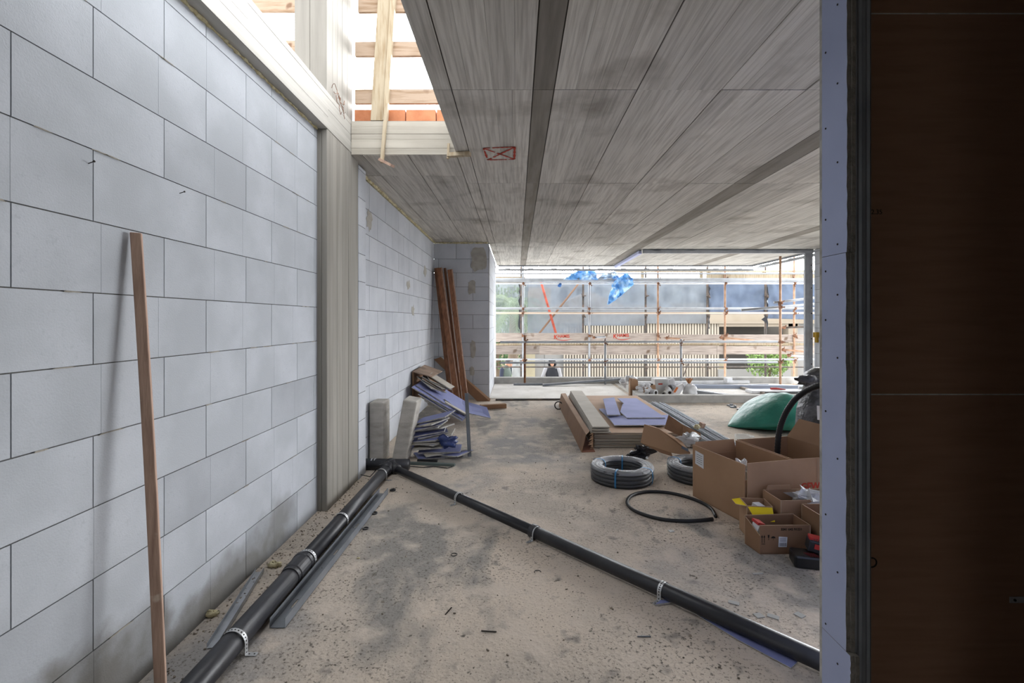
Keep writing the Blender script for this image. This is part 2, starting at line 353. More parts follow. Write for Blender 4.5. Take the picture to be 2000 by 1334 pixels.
# soffit in board-formed panels
cm = MB(); cm.tone = 0
cm.box(-.505, 6.1, -3, 9.56, 2.826, 3.11, 3); cm.box(-.505, 6.1, 9.56, 12.45, 2.826, 3.11, 3); cm.box(-1.75, -.505, 4.106, 9.0, 2.826, 3.11, 3); cm.box(-1.41, -.505, -3, 1.45, 2.82, 3.11, 3)
def soffit(xs, ys, dark=()):
    for i in range(len(xs)-1):
        off = 0
        for j in range(len(ys)-1):
            a, b2, c2, d2 = xs[i], xs[i+1], ys[j], ys[j+1]; g = .0035
            mi = 1 if i in dark else 0; cm.tone = R.uniform(-.10, .10) if not mi else R.uniform(-.08, .05)
            h = R.uniform(0, .0035)
            n = 1 if (b2-a) < .3 else 4; bx = a
            for q in range(n):
                e = a+(b2-a)*(q+1)/n if q == n-1 else a+(b2-a)*(q+1)/n+R.uniform(-.02, .02)
                t = cm.tone; cm.tone += R.uniform(-.09, .09)
                cm.box(bx+(g if q == 0 else .0006), e-(g if q == n-1 else .0006), c2+g*.8, d2-g*.8, 2.82-h+R.uniform(0, .001), 2.828, mi); cm.tone = t; bx = e
ysr = [-3, -1.1, .93, 2.94, 4.95, 7.03, 9.15, 11.1, 12.45]
soffit([-.51, -.395, .10], ysr); soffit([.10, .228], ysr, (0,)); soffit([.228, .734, 1.245, 1.76, 2.23], ysr)
soffit([2.23, 2.45], ysr, (0,)); soffit([2.45, 2.96, 3.47, 3.98, 4.49, 4.71, 5.2, 5.7, 6.1], ysr, (4,))
soffit([-1.75, -1.31, -.92, -.395-.115], [4.10, 4.69, 6.78, 8.9])
# front edge of the slab at the stair void, in horizontal boards
z = 2.822
for h in (.055, .075, .045, .06, .05):
    cm.tone = R.uniform(-.06, .08); cm.box(-1.40, -.512, 4.098-R.uniform(0, .004), 4.108, z, z+h-.002, 2); z += h
ceiling = struct(cm, 'ceiling', [ceil_m, ceil_d, edge_m, joint_m])
# sprayed crossed box mark on the soffit
pm = MB()
def stroke(a, b2, w=.02):
    a, b2 = Vector(a), Vector(b2); n = 14; d = (b2-a).normalized(); s_ = Vector((-d.y, d.x, 0)); prev = None
    for i in range(n):
        if R.random() < .12: continue
        p, q = a.lerp(b2, i/n), a.lerp(b2, (i+1)/n); w1 = w*R.uniform(.5, 1.1)
        pm.plate([p-s_*w1/2, q-s_*w1/2, q+s_*w1/2, p+s_*w1/2], .0005, nrm=Vector((0,0,-1)))
zz = 2.8155
A, B_, C_, D_ = (-.27, 3.93, zz), (-.015, 3.9, zz), (-.02, 4.2, zz), (-.25, 4.22, zz)
for p, q in ((A, B_), (B_, C_), (C_, D_), (D_, A), (A, C_), (B_, D_)): stroke(p, q)
o = pm.build('sprayed_mark', paintr, parent=ceiling); o['label'] = 'red sprayed crossed box mark'

# ------------------------------------------------------------------ floor
fm, ml_, nt_ = mat('dusty_screed', 'c9bbab', .93, var=('b1a79b', 1.3, .4, .62, 8), var2=('8f8880', 9, .60, .72, 9), bump=(45, .5, .008))
N, L = nt_.nodes, nt_.links
def layer(cur, scale, lo, hi, colour, detail=6, stretch=(1,1,1), seed=0, voro=False, mask=None):
    tc = N.new('ShaderNodeTexCoord'); mp = N.new('ShaderNodeMapping'); mp.inputs['Scale'].default_value = stretch; mp.inputs['Location'].default_value = (seed, seed*.7, 0)
    L.new(tc.outputs['Object'], mp.inputs['Vector'])
    no = N.new('ShaderNodeTexNoise'); no.inputs['Scale'].default_value = scale; no.inputs['Detail'].default_value = detail; L.new(mp.outputs[0], no.inputs['Vector'])
    mr = N.new('ShaderNodeMapRange'); mr.inputs['From Min'].default_value = lo; mr.inputs['From Max'].default_value = hi; L.new(no.outputs['Fac'], mr.inputs['Value'])
    fac = mr.outputs[0]
    if mask is not None:
        mm = N.new('ShaderNodeMath'); mm.operation = 'MULTIPLY'; L.new(fac, mm.inputs[0]); L.new(mask, mm.inputs[1]); fac = mm.outputs[0]
    mx = N.new('ShaderNodeMix'); mx.data_type = 'RGBA'; L.new(fac, mx.inputs['Factor']); L.new(cur, mx.inputs['A']); mx.inputs['B'].default_value = srgb(colour)
    return mx.outputs['Result'], mr.outputs[0]
cur = ml_.outputs[0]
cur, patch = layer(cur, .8, .55, .66, '969390', 5, (1, .8, 1), 4)
cur, _ = layer(cur, 1.7, .56, .63, '8d8983', 10, (1, .45, 1), 21)
_, zone = layer(cur, 1.3, .42, .62, '000000', 4, (1, 1, 1), 13)
cur, _ = layer(cur, 60, .56, .66, '5f5952', 5, (1, 1, 1), 9, mask=zone)
cur, _ = layer(cur, 90, .60, .70, '5a544d', 4, (1, 1, 1), 2)
cur, _ = layer(cur, 25, .66, .72, '6a645c', 6, (1, 1, 1), 5)
cur, _ = layer(cur, 6, .50, .75, 'c9bcae', 6, (1, 1, 1), 33)
L.new(cur, N['Principled BSDF'].inputs['Base Color'])
f = MB(); f.box(-1.75, 6.1, -3.2, 10.96, -.3, 0); floor = struct(f, 'floor', fm)
terr = M_('terrace_screed', 'dcd9d4', .9, var=('cbc7c0', 2, .4, .65, 8), var2=('a8a49d', 20, .64, .72), bump=(45, .4, .008))
f = MB(); f.box(2.18, 5.86, 8.56, 10.74, 0, .012); struct(f, 'floor_terrace', terr)
f = MB(); f.box(-.49, 2.1, 8.75, 10.74, 0, .006); struct(f, 'floor_passage', terr)
f = MB(); f.box(-1.2, 6.6, 10.75, 10.93, 0, .14); struct(f, 'kerb_far', kerb_m, bevel=.006)
f = MB(); f.box(2.08, 5.86, 8.28, 8.42, 0, .13); struct(f, 'kerb_terrace_front', kerb_m, bevel=.006)
f = MB(); f.plate([(2.08, 8.42, 0), (2.24, 8.42, 0), (2.46, 10.75, 0), (2.32, 10.75, 0)], .13, nrm=Vector((0,0,1))); struct(f, 'kerb_terrace_side', kerb_m, bevel=.006)

# ------------------------------------------------------------------ partition beside the camera (jamb, stud, brown board backs)
YF, YN = 1.612, 1.488
root = thing('partition_end', 'end of the half-built stud partition nearest the camera, faced with lilac plasterboard', 'partition', (1.03, 1.55, 0))
def jag(z0, z1, base, amp, n=40): return [(base+R.uniform(-amp, amp), z0+(z1-z0)*i/n) for i in range(n+1)]
for z0, z1, yn in ((0.0, .395, YN-.014), (.3965, 1.628, YN+.006), (1.6295, 2.80, YN+.002)):
    e = jag(z0, z1, yn, .002); mb = MB()
    poly = [(1.018, YF, z0)]+[(1.018, y, z) for y, z in e]+[(1.018, YF, z1)]
    mb.plate(poly, .0125, 0, 1, nrm=Vector((1,0,0)))
    e2 = jag(z0, z1, yn-.004, .0015); poly = [(1.031, YF, z0)]+[(1.031, y, z) for y, z in e2]+[(1.031, YF, z1)]
    mb.plate(poly, .0115, 1, 1, nrm=Vector((1,0,0)))
    mb.build('lining_board', [lilac, gyp_d], root)
mb = MB()
for i, z in enumerate([.18, .33, .42, .62, .78, .98, 1.12, 1.3, 1.42, 1.5, 1.58, 1.66, 1.75, 1.92, 2.05, 2.17, 2.3, 2.42]):
    sc_ = MB(); y = (YN+.045) if i % 2 else (YF-.02); sc_.tube([(1.0165, y, z), (1.019, y, z)], .0032, 8); sc_.build('screw', ink, root)
mb = MB(); mb.box(1.0185, 1.155, YF+.001, YF+.0135, 0, 2.80); o = mb.build('far_board_edge', gyp, root)
# steel stud: C section whose web faces the opening and whose ribbed flange faces the camera
mb = MB(); prof = [(1.0435, YN+.012), (1.052, YN+.008), (1.060, YN+.011), (1.067, YN+.007), (1.078, YN+.007), (1.084, YN+.011), (1.092, YN+.008), (1.0985, YN+.012)]
for p, q in zip(prof, prof[1:]): mb.plate([(p[0], p[1], 0), (q[0], q[1], 0), (q[0], q[1], 2.8), (p[0], p[1], 2.8)], .001)
mb.box(1.0975, 1.0987, YN+.012, YN+.03, 0, 2.8); mb.box(1.0442, 1.0452, YN+.012, YF-.002, 0, 2.8)
mb.build('steel_stud', galv_d, root)
bb = MB(); bb.tone = 0
for z0, z1 in ((0, 1.172), (1.1755, 2.432), (2.4355, 2.80)): bb.box(1.10, 3.2, YF-.012, YF, z0, z1, 0)
bb.box(1.10, 3.2, YF-.004, YF+.001, 0, 2.80, 1)
for z0 in (1.1715, 2.4315): bb.box(1.10, 3.2, YF-.0122, YF-.003, z0, z0+.0045, 1)
pw = struct(bb, 'wall_partition', [brownb, gyp])
bb = MB(); bb.box(1.16, 5.9, YF+.002, YF+.0145, 0, 2.81); struct(bb, 'wall_partition_far_side', lilac)
def text(body, loc, size, m, rot=(PI/2, 0, 0), parent=None, name='lettering', ext=.0004, off=0, sx=1):
    cu = bpy.data.curves.new(name, 'FONT'); cu.body = body; cu.size = size; cu.extrude = ext; cu.offset = off
    o = bpy.data.objects.new(name, cu); COL.objects.link(o); cu.materials.append(m); o.rotation_euler = rot; o.scale = (sx, 1, 1)
    L_ = Vector(loc)
    if parent is not None: L_ = L_-parent.location
    dg = bpy.context.evaluated_depsgraph_get(); me = bpy.data.meshes.new_from_object(o.evaluated_get(dg)); sc3 = o.scale.copy(); bpy.data.objects.remove(o)
    for v_ in me.vertices: v_.co.x *= sx
    o = bpy.data.objects.new(name, me); COL.objects.link(o); o.rotation_euler = rot
    if not me.materials: me.materials.append(m)
    o.parent = parent; o.location = L_; return o
text('CE', (1.195, YF-.013, .635), .05, ink, (PI/2, PI, 0), pw)
text('01-06.22.35', (1.105, YF-.013, 1.77), .022, ink, (PI/2, 0, 0), pw)
# bracket glimpsed on the brown board at the frame's edge
br = thing('angle_bracket', 'small steel angle bracket fixed low on the dark brown board', 'bracket', (1.66, YF-.012, .49))
mb = MB(); mb.box(1.63, 1.70, YF-.0145, YF-.0125, .485, .505); mb.box(1.698, 1.70, YF-.05, YF-.0125, .485, .505); mb.build('angle_plate', galv, br)
mb = MB(); mb.tube([(1.645, YF-.018, .495), (1.645, YF-.0145, .495)], .004, 8); mb.build('screw', ink, br)
# unseen walls added out of the frame to keep the brown board dark
def plainwall(name, x0, x1, y0, y1, z1, m): q = MB(); q.box(x0, x1, y0, y1, 0, z1); struct(q, name, m)
plainwall('wall_added_side', .93, .98, -3, .5, 2.815, brownb)
plainwall('wall_added_back', .98, 3.2, -1.2, -1.1, 2.815, brownb)
plainwall('wall_added_right', 3.2, 3.3, -1.2, YF, 2.815, brownb)

# ------------------------------------------------------------------ stair void guard: rails, upright, bricks, offcuts
for i, (z0, z1, x0) in enumerate(((3.273, 3.396, -1.388), (3.681, 3.804, -1.385), (4.059, 4.186, -1.36))):
    mb = MB(); mb.tone = R.uniform(-.05, .05); mb.plate([(x0, 4.142, z0), (.9, 4.142, z0+.012), (.9, 4.142, z1+.012), (x0, 4.142, z1)], .03, nrm=Vector((0,1,0)))
    o = mb.build('guard_rail', wood, bevel=.003)
    tag(o, ('lowest', 'middle', 'topmost')[i]+' horizontal plank of the guard rail over the stair void', 'plank', 'guard rails above the stair void')
for i, (z0, z1) in enumerate(((3.83, 3.93), (4.19, 4.33))):
    mb = MB(); mb.box(-3.0, -1.72, 4.34, 4.37, z0, z1); o = mb.build('guard_rail', wood, bevel=.003)
    tag(o, ('lower', 'upper')[i]+' short plank seen left of the concrete post above the beam', 'plank', 'guard rails left of the upper post')
mb = MB(); mb.bar((-1.83, 4.3, 3.2), (-1.85, 4.3, 4.5), .06, .03, (0,1,0)); mb.bar((-1.80, 4.3, 3.2), (-1.82, 4.3, 4.5), .012, .045, (0,1,0)); o = mb.build('guard_post', wood_pale)
tag(o, 'thin pale upright stick behind the beam, left of the concrete post', 'post')
mb = MB(); mb.plate([(-1.245, 4.285, 3.115), (-1.13, 4.285, 3.115), (-1.045, 4.285, 4.6), (-1.165, 4.285, 4.6)], .025, nrm=Vector((0,1,0)))
p1 = thing('upright_plank', 'weathered upright plank nailed in front of the guard rails', 'plank', (-1.19, 4.12, 3.115))
mb = MB(); mb.plate([(-1.245, 4.115, 3.118), (-1.14, 4.115, 3.118), (-1.045, 4.115, 4.6), (-1.155, 4.115, 4.6)], .025, nrm=Vector((0,1,0))); mb.build('plank_face', wood_pale, p1, bevel=.003)
mb = MB(); mb.plate([(-1.138, 4.10, 3.118), (-1.100, 4.10, 3.118), (-1.0, 4.10, 4.6), (-1.043, 4.10, 4.6)], .045, nrm=Vector((0,1,0))); mb.build('side_batten', wood_pale, p1, bevel=.002)
bt = thing('dangling_batten', 'thin batten hanging down the slab edge with a short foot block', 'batten', (-1.12, 4.07, 2.75))
mb = MB(); mb.bar((-1.095, 4.075, 3.24), (-1.135, 4.075, 2.745), .026, .03, (0,1,0)); mb.build('batten', wood_pale, bt)
mb = MB(); mb.bar((-1.145, 4.06, 2.765), (-1.03, 4.02, 2.70), .05, .022); mb.build('foot_block', wood_brown, bt)
mb = MB(); mb.bar((-.575, 4.05, 2.80), (-.385, 4.0, 2.815-.02), .05, .03); mb.bar((-.57, 4.06, 2.9), (-.575, 4.05, 2.77), .02, .02, (0,1,0)); o = mb.build('formwork_offcut', wood_pale)
tag(o, 'pale formwork offcut stuck at the slab corner under the guard rails', 'wood offcut')
for i, x in enumerate((-1.40, -1.218, -.954, -.69, -.426)):
    mb = MB(); mb.tone = R.uniform(-.06, .06); x1 = (-1.226, -.962, -.698, -.434, -.17)[i]; mb.box(x, x1, 4.17, 4.28, 3.112, 3.235); o = mb.build('hollow_brick', brick_m, bevel=.004)
    tag(o, ('orange brick at the left end of the row on the slab edge', 'orange brick behind the foot of the upright plank', 'orange brick just right of the upright plank', 'orange brick at the right end, by the soffit edge', 'orange brick hidden behind the soffit edge')[i], 'brick', 'clay bricks along the slab edge')
mb = MB()
for i in range(6):
    p = at(636+i*6, 172+i*7, 3.66+i*.045); p.x = -1.40; pts = [p]
    for j in range(5): pts.append(pts[-1]+Vector((R.uniform(0, .012), R.uniform(-.03, .04), R.uniform(-.05, .025))))
    mb.tube(pts, .0022, 5)
o = mb.build('tie_wire', rust); tag(o, 'tangle of rusty tie wire sticking out of the beam below the post', 'wire')

# ------------------------------------------------------------------ timber leaning on the left wall, nails
mb = MB(); top, bot = Vector((-1.452, 1.845, 1.752)), Vector((-1.288, 1.755, .0)); n = 10; rs = []
for i in range(n+1):
    p = bot.lerp(top, i/n)+Vector((math.sin(i/n*PI)*.006, 0, 0)); w, h = .0175, .0145; a = .5
    ux, uy = Vector((math.cos(a), math.sin(a), 0)), Vector((-math.sin(a), math.cos(a), 0))
    rs.append([p+ux*sx*w+uy*sy*h for sx, sy in ((-1,-1), (1,-1), (1,1), (-1,1))])
mb.rings(rs); o = mb.build('timber_batten', wood_brown, bevel=.003); tag(o, 'long brown timber batten leaning on the white block wall beside the camera', 'timber batten')
for (px, py, w_) in ((173, 320, 'left of the two nails high on the block wall'), (351, 378, 'right of the two nails high on the block wall')):
    Y = 1.48*FPX/(HX-px); p = at(px, py, Y); p.x = -1.4835; mb = MB(); mb.tube([p, p+Vector((.03, -.008, .006))], .0016, 6); mb.tube([p+Vector((.0295, -.008, .006)), p+Vector((.031, -.0084, .0062))], .004, 8)
    o = mb.build('nail', ink); tag(o, 'dark nail, '+w_, 'nail')

# ------------------------------------------------------------------ drain pipes
def strap(parent, p, d, r, foot=1, up=Vector((0,0,1))):
    """perforated strap looped over a pipe at p (axis direction d)"""
    d = d.normalized(); s_ = d.cross(Vector((0,0,1))).normalized(); w = .011; mb = MB(); arc = []
    for i in range(13):
        a = PI*i/12; arc.append(p+s_*math.cos(a)*(r+.002)+Vector((0,0,1))*math.sin(a)*(r+.002))
    arc = [Vector((arc[0].x, arc[0].y, .004))]+arc+[Vector((arc[-1].x, arc[-1].y, .004))]
    e0 = arc[0]+s_*.045; arc = [e0]+arc
    for a, b2 in zip(arc, arc[1:]):
        nn = (b2-a).cross(d)
        if nn.length < 1e-6: continue
        nn.normalize(); mb.plate([a-d*w, b2-d*w, b2+d*w, a+d*w], .0012, nrm=nn)
    o = mb.build('strap', strap_m, parent)
    h = MB()
    for a, b2 in list(zip(arc, arc[1:])):
        L2 = (b2-a).length; k = max(1, int(L2/.016))
        for i in range(k):
            q = a.lerp(b2, (i+.5)/k); nn = (b2-a).cross(d)
            if nn.length < 1e-6: continue
            nn.normalize()
            for sgn in (1, -1): h.tube([q+nn*sgn*.0006, q+nn*(.0016*sgn+.0006)], .0036, 6)
    h.build('strap_holes', ink, o)
PL = thing('drain_pipe', 'thick black drain pipe running along the left wall towards the camera', 'pipe', (-1.2, 3, 0))
mb = MB(); r0 = .05; mb.tube([(-1.203, 1.2, .052), (-1.203, 2.70, .052)], r0, 24); mb.tube([(-1.203, 2.60, .052), (-1.195, 4.42, .052)], r0*.92, 24); mb.build('pipe_barrel', blackp, PL, smooth=True)
mb = MB(); mb.tube([(-1.203, 2.56, .054), (-1.203, 2.585, .054), (-1.203, 2.59, .054), (-1.203, 2.70, .054), (-1.203, 2.705, .054), (-1.203, 2.73, .054)], [.053, .053, .0575, .0575, .061, .061], 24); mb.build('pipe_socket', blackp, PL)
for y in (2.05, 2.76, 3.30, 4.28): strap(PL, Vector((-1.20, y, .053)), Vector((0, 1, 0)), .053 if y < 3 else .049)
PR = thing('drain_pipe', 'thinner black drain pipe crossing the floor diagonally to the right', 'pipe', (0, 3.2, 0))
a, b2 = Vector((-1.09, 4.44, .043)), Vector((1.50, 1.66, .043)); mb = MB(); mid = a.lerp(b2, .465)
mb.tube([a, mid], .034, 20); mb.tube([mid, b2], .038, 20); mb.build('pipe_barrel', blackp, PR, smooth=True)
dd = (b2-a).normalized(); mb = MB(); mb.tube([mid-dd*.02, mid-dd*.018, mid+dd*.018, mid+dd*.02], [.04, .045, .045, .041], 20); mb.build('pipe_socket', blackp, PR)
for px, py in ((909, 972), (1050, 1040), (1281, 1152)):
    Y = (CZ-.043)*FPX/(py-HY); t = (Y-a.y)/(b2.y-a.y); strap(PR, a.lerp(b2, t), dd, .039)
JN = thing('pipe_junction', 'black branching pipe fitting where the drain pipes meet by the wall', 'pipe fitting', (-1.2, 4.55, 0))
mb = MB(); mb.tube([(-1.197, 4.40, .052), (-1.197, 4.60, .052)], .056, 20); mb.tube([(-1.46, 4.60, .05), (-1.02, 4.58, .05)], .052, 20)
mb.tube([(-1.10, 4.45, .045), (-1.18, 4.545, .047)], .046, 18); mb.ball((-1.19, 4.56, .055), .062, 16, 10); mb.build('fitting_body', blackp, JN, smooth=True)
for x in (-1.38, -1.35):
    q = MB(); q.tube([(x, 4.6, .05), (x+.012, 4.6, .05)], .0545, 20); q.build('collar_ring', strap_m, JN)
mb = MB(); pts = [(-1.18, 4.5, .11), (-1.25, 4.4, .10), (-1.3, 4.42, .03), (-1.31, 4.32, .02), (-1.38, 4.28, .05)]; mb.tube(pts, .004, 6); o = mb.build('cable_scrap', blackr); tag(o, 'thin black cable scrap curling over the pipe junction', 'cable')

# ------------------------------------------------------------------ steel channels
def channel(p0, p1, w, h, t=.0012, slots=(), roll=0):
    """U channel, open up, lying on the floor from p0 to p1"""
    p0, p1 = Vector(p0), Vector(p1); d = (p1-p0).normalized(); s_ = d.cross(Vector((0,0,1))).normalized(); up = s_.cross(d)
    mb = MB()
    ts = [0]+sorted(slots)+[1]; segs = []
    L_ = (p1-p0).length; prev = 0
    for sl in slots:
        a0, a1 = sl-.035/L_, sl+.035/L_; segs.append((prev, a0, 0)); segs.append((a0, a1, 1)); prev = a1
    segs.append((prev, 1, 0))
    for a0, a1, hole in segs:
        a, b = p0.lerp(p1, a0), p0.lerp(p1, a1)
        if not hole: mb.plate([a-s_*w/2, b-s_*w/2, b+s_*w/2, a+s_*w/2], t, nrm=up)
        else:
            for q0, q1 in ((-w/2, -w*.2), (w*.2, w/2)): mb.plate([a+s_*q0, b+s_*q0, b+s_*q1, a+s_*q1], t, nrm=up)
    for sg in (-1, 1):
        e = s_*sg*w/2; mb.plate([p0+e, p1+e, p1+e+up*h, p0+e+up*h], t, nrm=-s_*sg)
        mb.plate([p0+e+up*h, p1+e+up*h, p1+e*.86+up*h, p0+e*.86+up*h], t, nrm=-up)
    return mb
o = channel((-1.101, 2.225, .003), (-1.085, 3.95, .003), .072, .045, slots=(.11, .42, .64)).build('steel_channel', galv_d)
tag(o, 'long dark steel channel with slots lying beside the left drain pipe', 'steel channel')
o = channel((-1.315, 2.09, .003), (-1.445, 2.72, .003), .045, .022).build('steel_channel', galv)
tag(o, 'short narrow steel channel between the drain pipe and the left wall', 'steel channel')
# upright stud in front of the board heap
o = channel((-.49, 5.02, .002), (-.55, 5.28, .62), .036, .025).build('steel_channel', galv_d)
tag(o, 'short steel channel standing on end against the lilac boards', 'steel channel')

# ------------------------------------------------------------------ aerated slabs
mb = MB(); mb.box(-1.465, -1.325, 4.80, 5.06, .0, .6); mb2 = mb.build('aerated_block', aac_raw, bevel=.015); tag(mb2, 'thick pale foam block standing upright against the wall', 'foam block')
mb = MB(); mb.obox((-1.115, 4.93, .315), (.14, .26, .62), (0, .19, 0)); o = mb.build('aerated_block', aac_raw, bevel=.015); tag(o, 'thick pale foam block leaning right onto the board offcuts', 'foam block')

# ------------------------------------------------------------------ plasterboard offcuts
def offpoly(w, d, seed):
    r_ = random.Random(seed); pts = []
    for (x, y) in ((-1,-1), (1,-1), (1,1), (-1,1)):
        pts.append((x*w/2*r_.uniform(.75, 1.05), y*d/2*r_.uniform(.75, 1.05)))
        if r_.random() < .4: pts.append((pts[-1][0]*.8+r_.uniform(-.03, .03), pts[-1][1]*1.02))
    c = (sum(p[0] for p in pts)/len(pts), sum(p[1] for p in pts)/len(pts)); return sorted(pts, key=lambda p: math.atan2(p[1]-c[1], p[0]-c[0]))
def offcut(cx, cy, cz, w, d, rot, seed, m=lilac_l, t=.0125, name='plasterboard_offcut'):
    mb = MB(); mb.tone = random.Random(seed).uniform(-.12, .08); E = Euler(rot).to_matrix()
    pts = [Vector((cx, cy, cz))+E @ Vector((x, y, 0)) for x, y in offpoly(w, d, seed)]
    mb.plate(pts, t, 0, 1, nrm=E @ Vector((0,0,1))); return mb.build(name, [m, gyp])
lab = ['bottom piece lying flat', 'second from the bottom', 'third from the bottom', 'wide piece, fourth from below', 'narrow piece fifth from below', 'sixth from below', 'dusty piece, seventh from below', 'eighth from below, in the middle', 'ninth from below', 'fifth from the top', 'fourth from the top', 'third from the top']
k = 0
heap = []
for i in range(18):
    w_, d_ = R.uniform(.34, .50)+(.1 if i < 4 else 0), R.uniform(.22, .34); heap.append((-.88+R.uniform(-.05, .07)+(.08 if i < 4 else -.004*i), 5.03+R.uniform(-.04, .05)+i*.006, .008+i*.0215, w_, d_, (.06+R.uniform(-.05, .06), -.016*i+R.uniform(-.04, .04), R.uniform(-.5, .5))))
lab = [w_+' from the bottom' for w_ in 'first second third fourth fifth sixth seventh eighth ninth'.split()]+[w_+' from the top' for w_ in 'ninth eighth seventh sixth fifth fourth third second first'.split()]
for (x, y, z, w_, d_, r_) in heap:
    o = offcut(x, y, z, w_, d_, r_, 11+k, lilac_l if k not in (2, 5, 7, 9, 12, 15) else gypg)
    tag(o, 'offcut in the low heap by the foam blocks, '+lab[k], 'plasterboard offcut', 'plasterboard offcuts in the low heap'); k += 1
# crumpled dark blue wrapper in the heap
mb = MB(); mb.ball((-.70, 4.93, .18), (.10, .05, .05), 14, 10, wob=1.2, seed=3); o = mb.build('plastic_wrapper', M_('dark_blue_film', '2b3a6b', .35, bump=(20, .9, .02)), smooth=True); tag(o, 'crumpled dark blue plastic wrapper in the low heap of offcuts', 'wrapper')
# loose strips in front of the heap
mb = MB(); mb.bar((-1.08, 4.76, .012), (-.60, 4.70, .012), .045, .02); o = mb.build('metal_strip', glassg); tag(o, 'greenish metal strip on the floor in front of the offcut heap', 'metal strip')
mb = MB(); mb.bar((-.98, 4.78, .035), (-.78, 4.77, .03), .03, .018); o = mb.build('rubber_strip', blackr); tag(o, 'short black strip lying over the greenish metal strip', 'strip')
mb = MB(); mb.tube([(-1.05, 4.68, .006), (-.9, 4.64, .006), (-.8, 4.67, .006), (-.66, 4.62, .006), (-.62, 4.66, .006)], .004, 6); o = mb.build('cable_scrap', blackr); tag(o, 'thin dark cable lying in front of the offcut heap', 'cable')
# large lilac boards fanned against the wall
def pxpoly(pts, depth): return [at(x, y, d) for (x, y), d in zip(pts, depth)]
FO = Vector((-1.45, 6.45, .50)); FU = (Vector((-.70, 6.45, .045))-FO).normalized(); FV = Vector((.06, 1, 0)).normalized(); FN = FU.cross(FV).normalized(); FN = FN if FN.z > 0 else -FN
fan = [([(.15, .02), (.84, 0), (.86, .55), (.1, .6)], 'lowest lilac board of the fan, touching the floor'), ([(.08, .06), (.83, .03), (.84, .75), (.05, .8)], 'second lilac board of the fan from below'),
       ([(.03, .0), (.60, .05), (.82, .22), (.80, .9), (.0, .92)], 'widest lilac board of the fan, with a cut front edge'), ([(.05, .14), (.5, .1), (.80, .3), (.76, .5), (.04, .34)], 'narrow lilac board lying lengthwise on the fan'),
       ([(.46, .22), (.78, .10), (.86, .42), (.55, .60)], 'square lilac board lying askew on top of the fan')]
for i, (uv, lb) in enumerate(fan):
    p = [FO+FU*u+FV*v+FN*(i*.0185) for u, v in uv]; mb = MB(); mb.tone = R.uniform(-.10, .05); mb.plate(p, .0125, 0, 1, nrm=FN); o = mb.build('lilac_board', [lilac_l, gyp]); tag(o, lb, 'plasterboard', 'lilac boards fanned against the far wall')
for i in range(3):
    mb = MB(); p = [FO+FU*u+FV*v-FN*(.02+i*.02) for u, v in ((.2+i*.06, .03+i*.02), (.76-i*.03, .05+i*.03), (.76-i*.04, .5), (.2, .5))]; mb.plate(p, .0125, 0, 1, nrm=FN); o = mb.build('lilac_board', [kraftb, gyp]); tag(o, 'brown board hidden under the lilac fan, %s' % ('uppermost', 'middle', 'lowest')[i], 'plasterboard', 'brown boards under the fan')
p = [at(903, 784, 7.15), at(904, 806, 6.62), at(958, 818, 6.6), at(951, 797, 6.95)]; mb = MB(); mb.plate(p, .0125, 0, 1); o = mb.build('lilac_board', [lilac_l, gyp]); tag(o, 'lilac piece sticking out furthest right of the fan', 'plasterboard', 'lilac boards fanned against the far wall')
mb = MB(); p = [FO+FU*u+FV*v+FN*.095 for u, v in ((.52, .0), (.84, .03), (.83, .11), (.5, .07))]; mb.plate(p, .012, 0, 1, nrm=FN); o = mb.build('plasterboard_offcut', [gypg, gyp]); tag(o, 'narrow ivory strip along the front edge of the lilac fan', 'plasterboard offcut')
for i in range(5):
    mb = MB(); mb.tone = R.uniform(-.1, .1); cu, cv, ro = .16+.02*i, .42+.02*i, (-.5, .3, -.1, .6, .15)[i]
    mb.plate([FO+FU*(cu+x*math.cos(ro)-y*math.sin(ro))+FV*(cv+x*math.sin(ro)+y*math.cos(ro))+FN*(.112+i*.024+x*(.03, -.02, .05, .02, -.03)[i]) for x, y in ((-.17, -.13), (.18, -.17), (.24, .12), (-.15, .15))], .012, 0, 1, nrm=FN)
    o = mb.build('plasterboard_offcut', [kraftb if i % 2 else gypg, gyp]); tag(o, 'broken board above the lilac fan, %s' % ('bottom one of five', 'second one up of five', 'middle one of five', 'second from the top', 'topmost of five')[i], 'plasterboard offcut', 'broken boards above the lilac boards')
cb = thing('folded_board', 'brown board folded over at the top of the leaning pile, open on one side', 'board', (-1.3, 7.0, .3))
mb = MB(); mb.plate([at(805.5, 727, 6.75), at(843, 737, 6.75), at(864, 726, 7.45), at(829, 714, 7.5)], .012); mb.build('top_leaf', M_('dusty_brown_board', 'a18a78', .85, var=('7d6a5b', 5, .4, .65)), cb)
mb = MB(); mb.plate([(-1.457, 6.75, .25), (-1.455, 6.75, .69), (-1.43, 7.5, .70), (-1.43, 7.5, .25)], .012, nrm=Vector((1,0,0))); mb.build('side_leaf', card_d, cb)
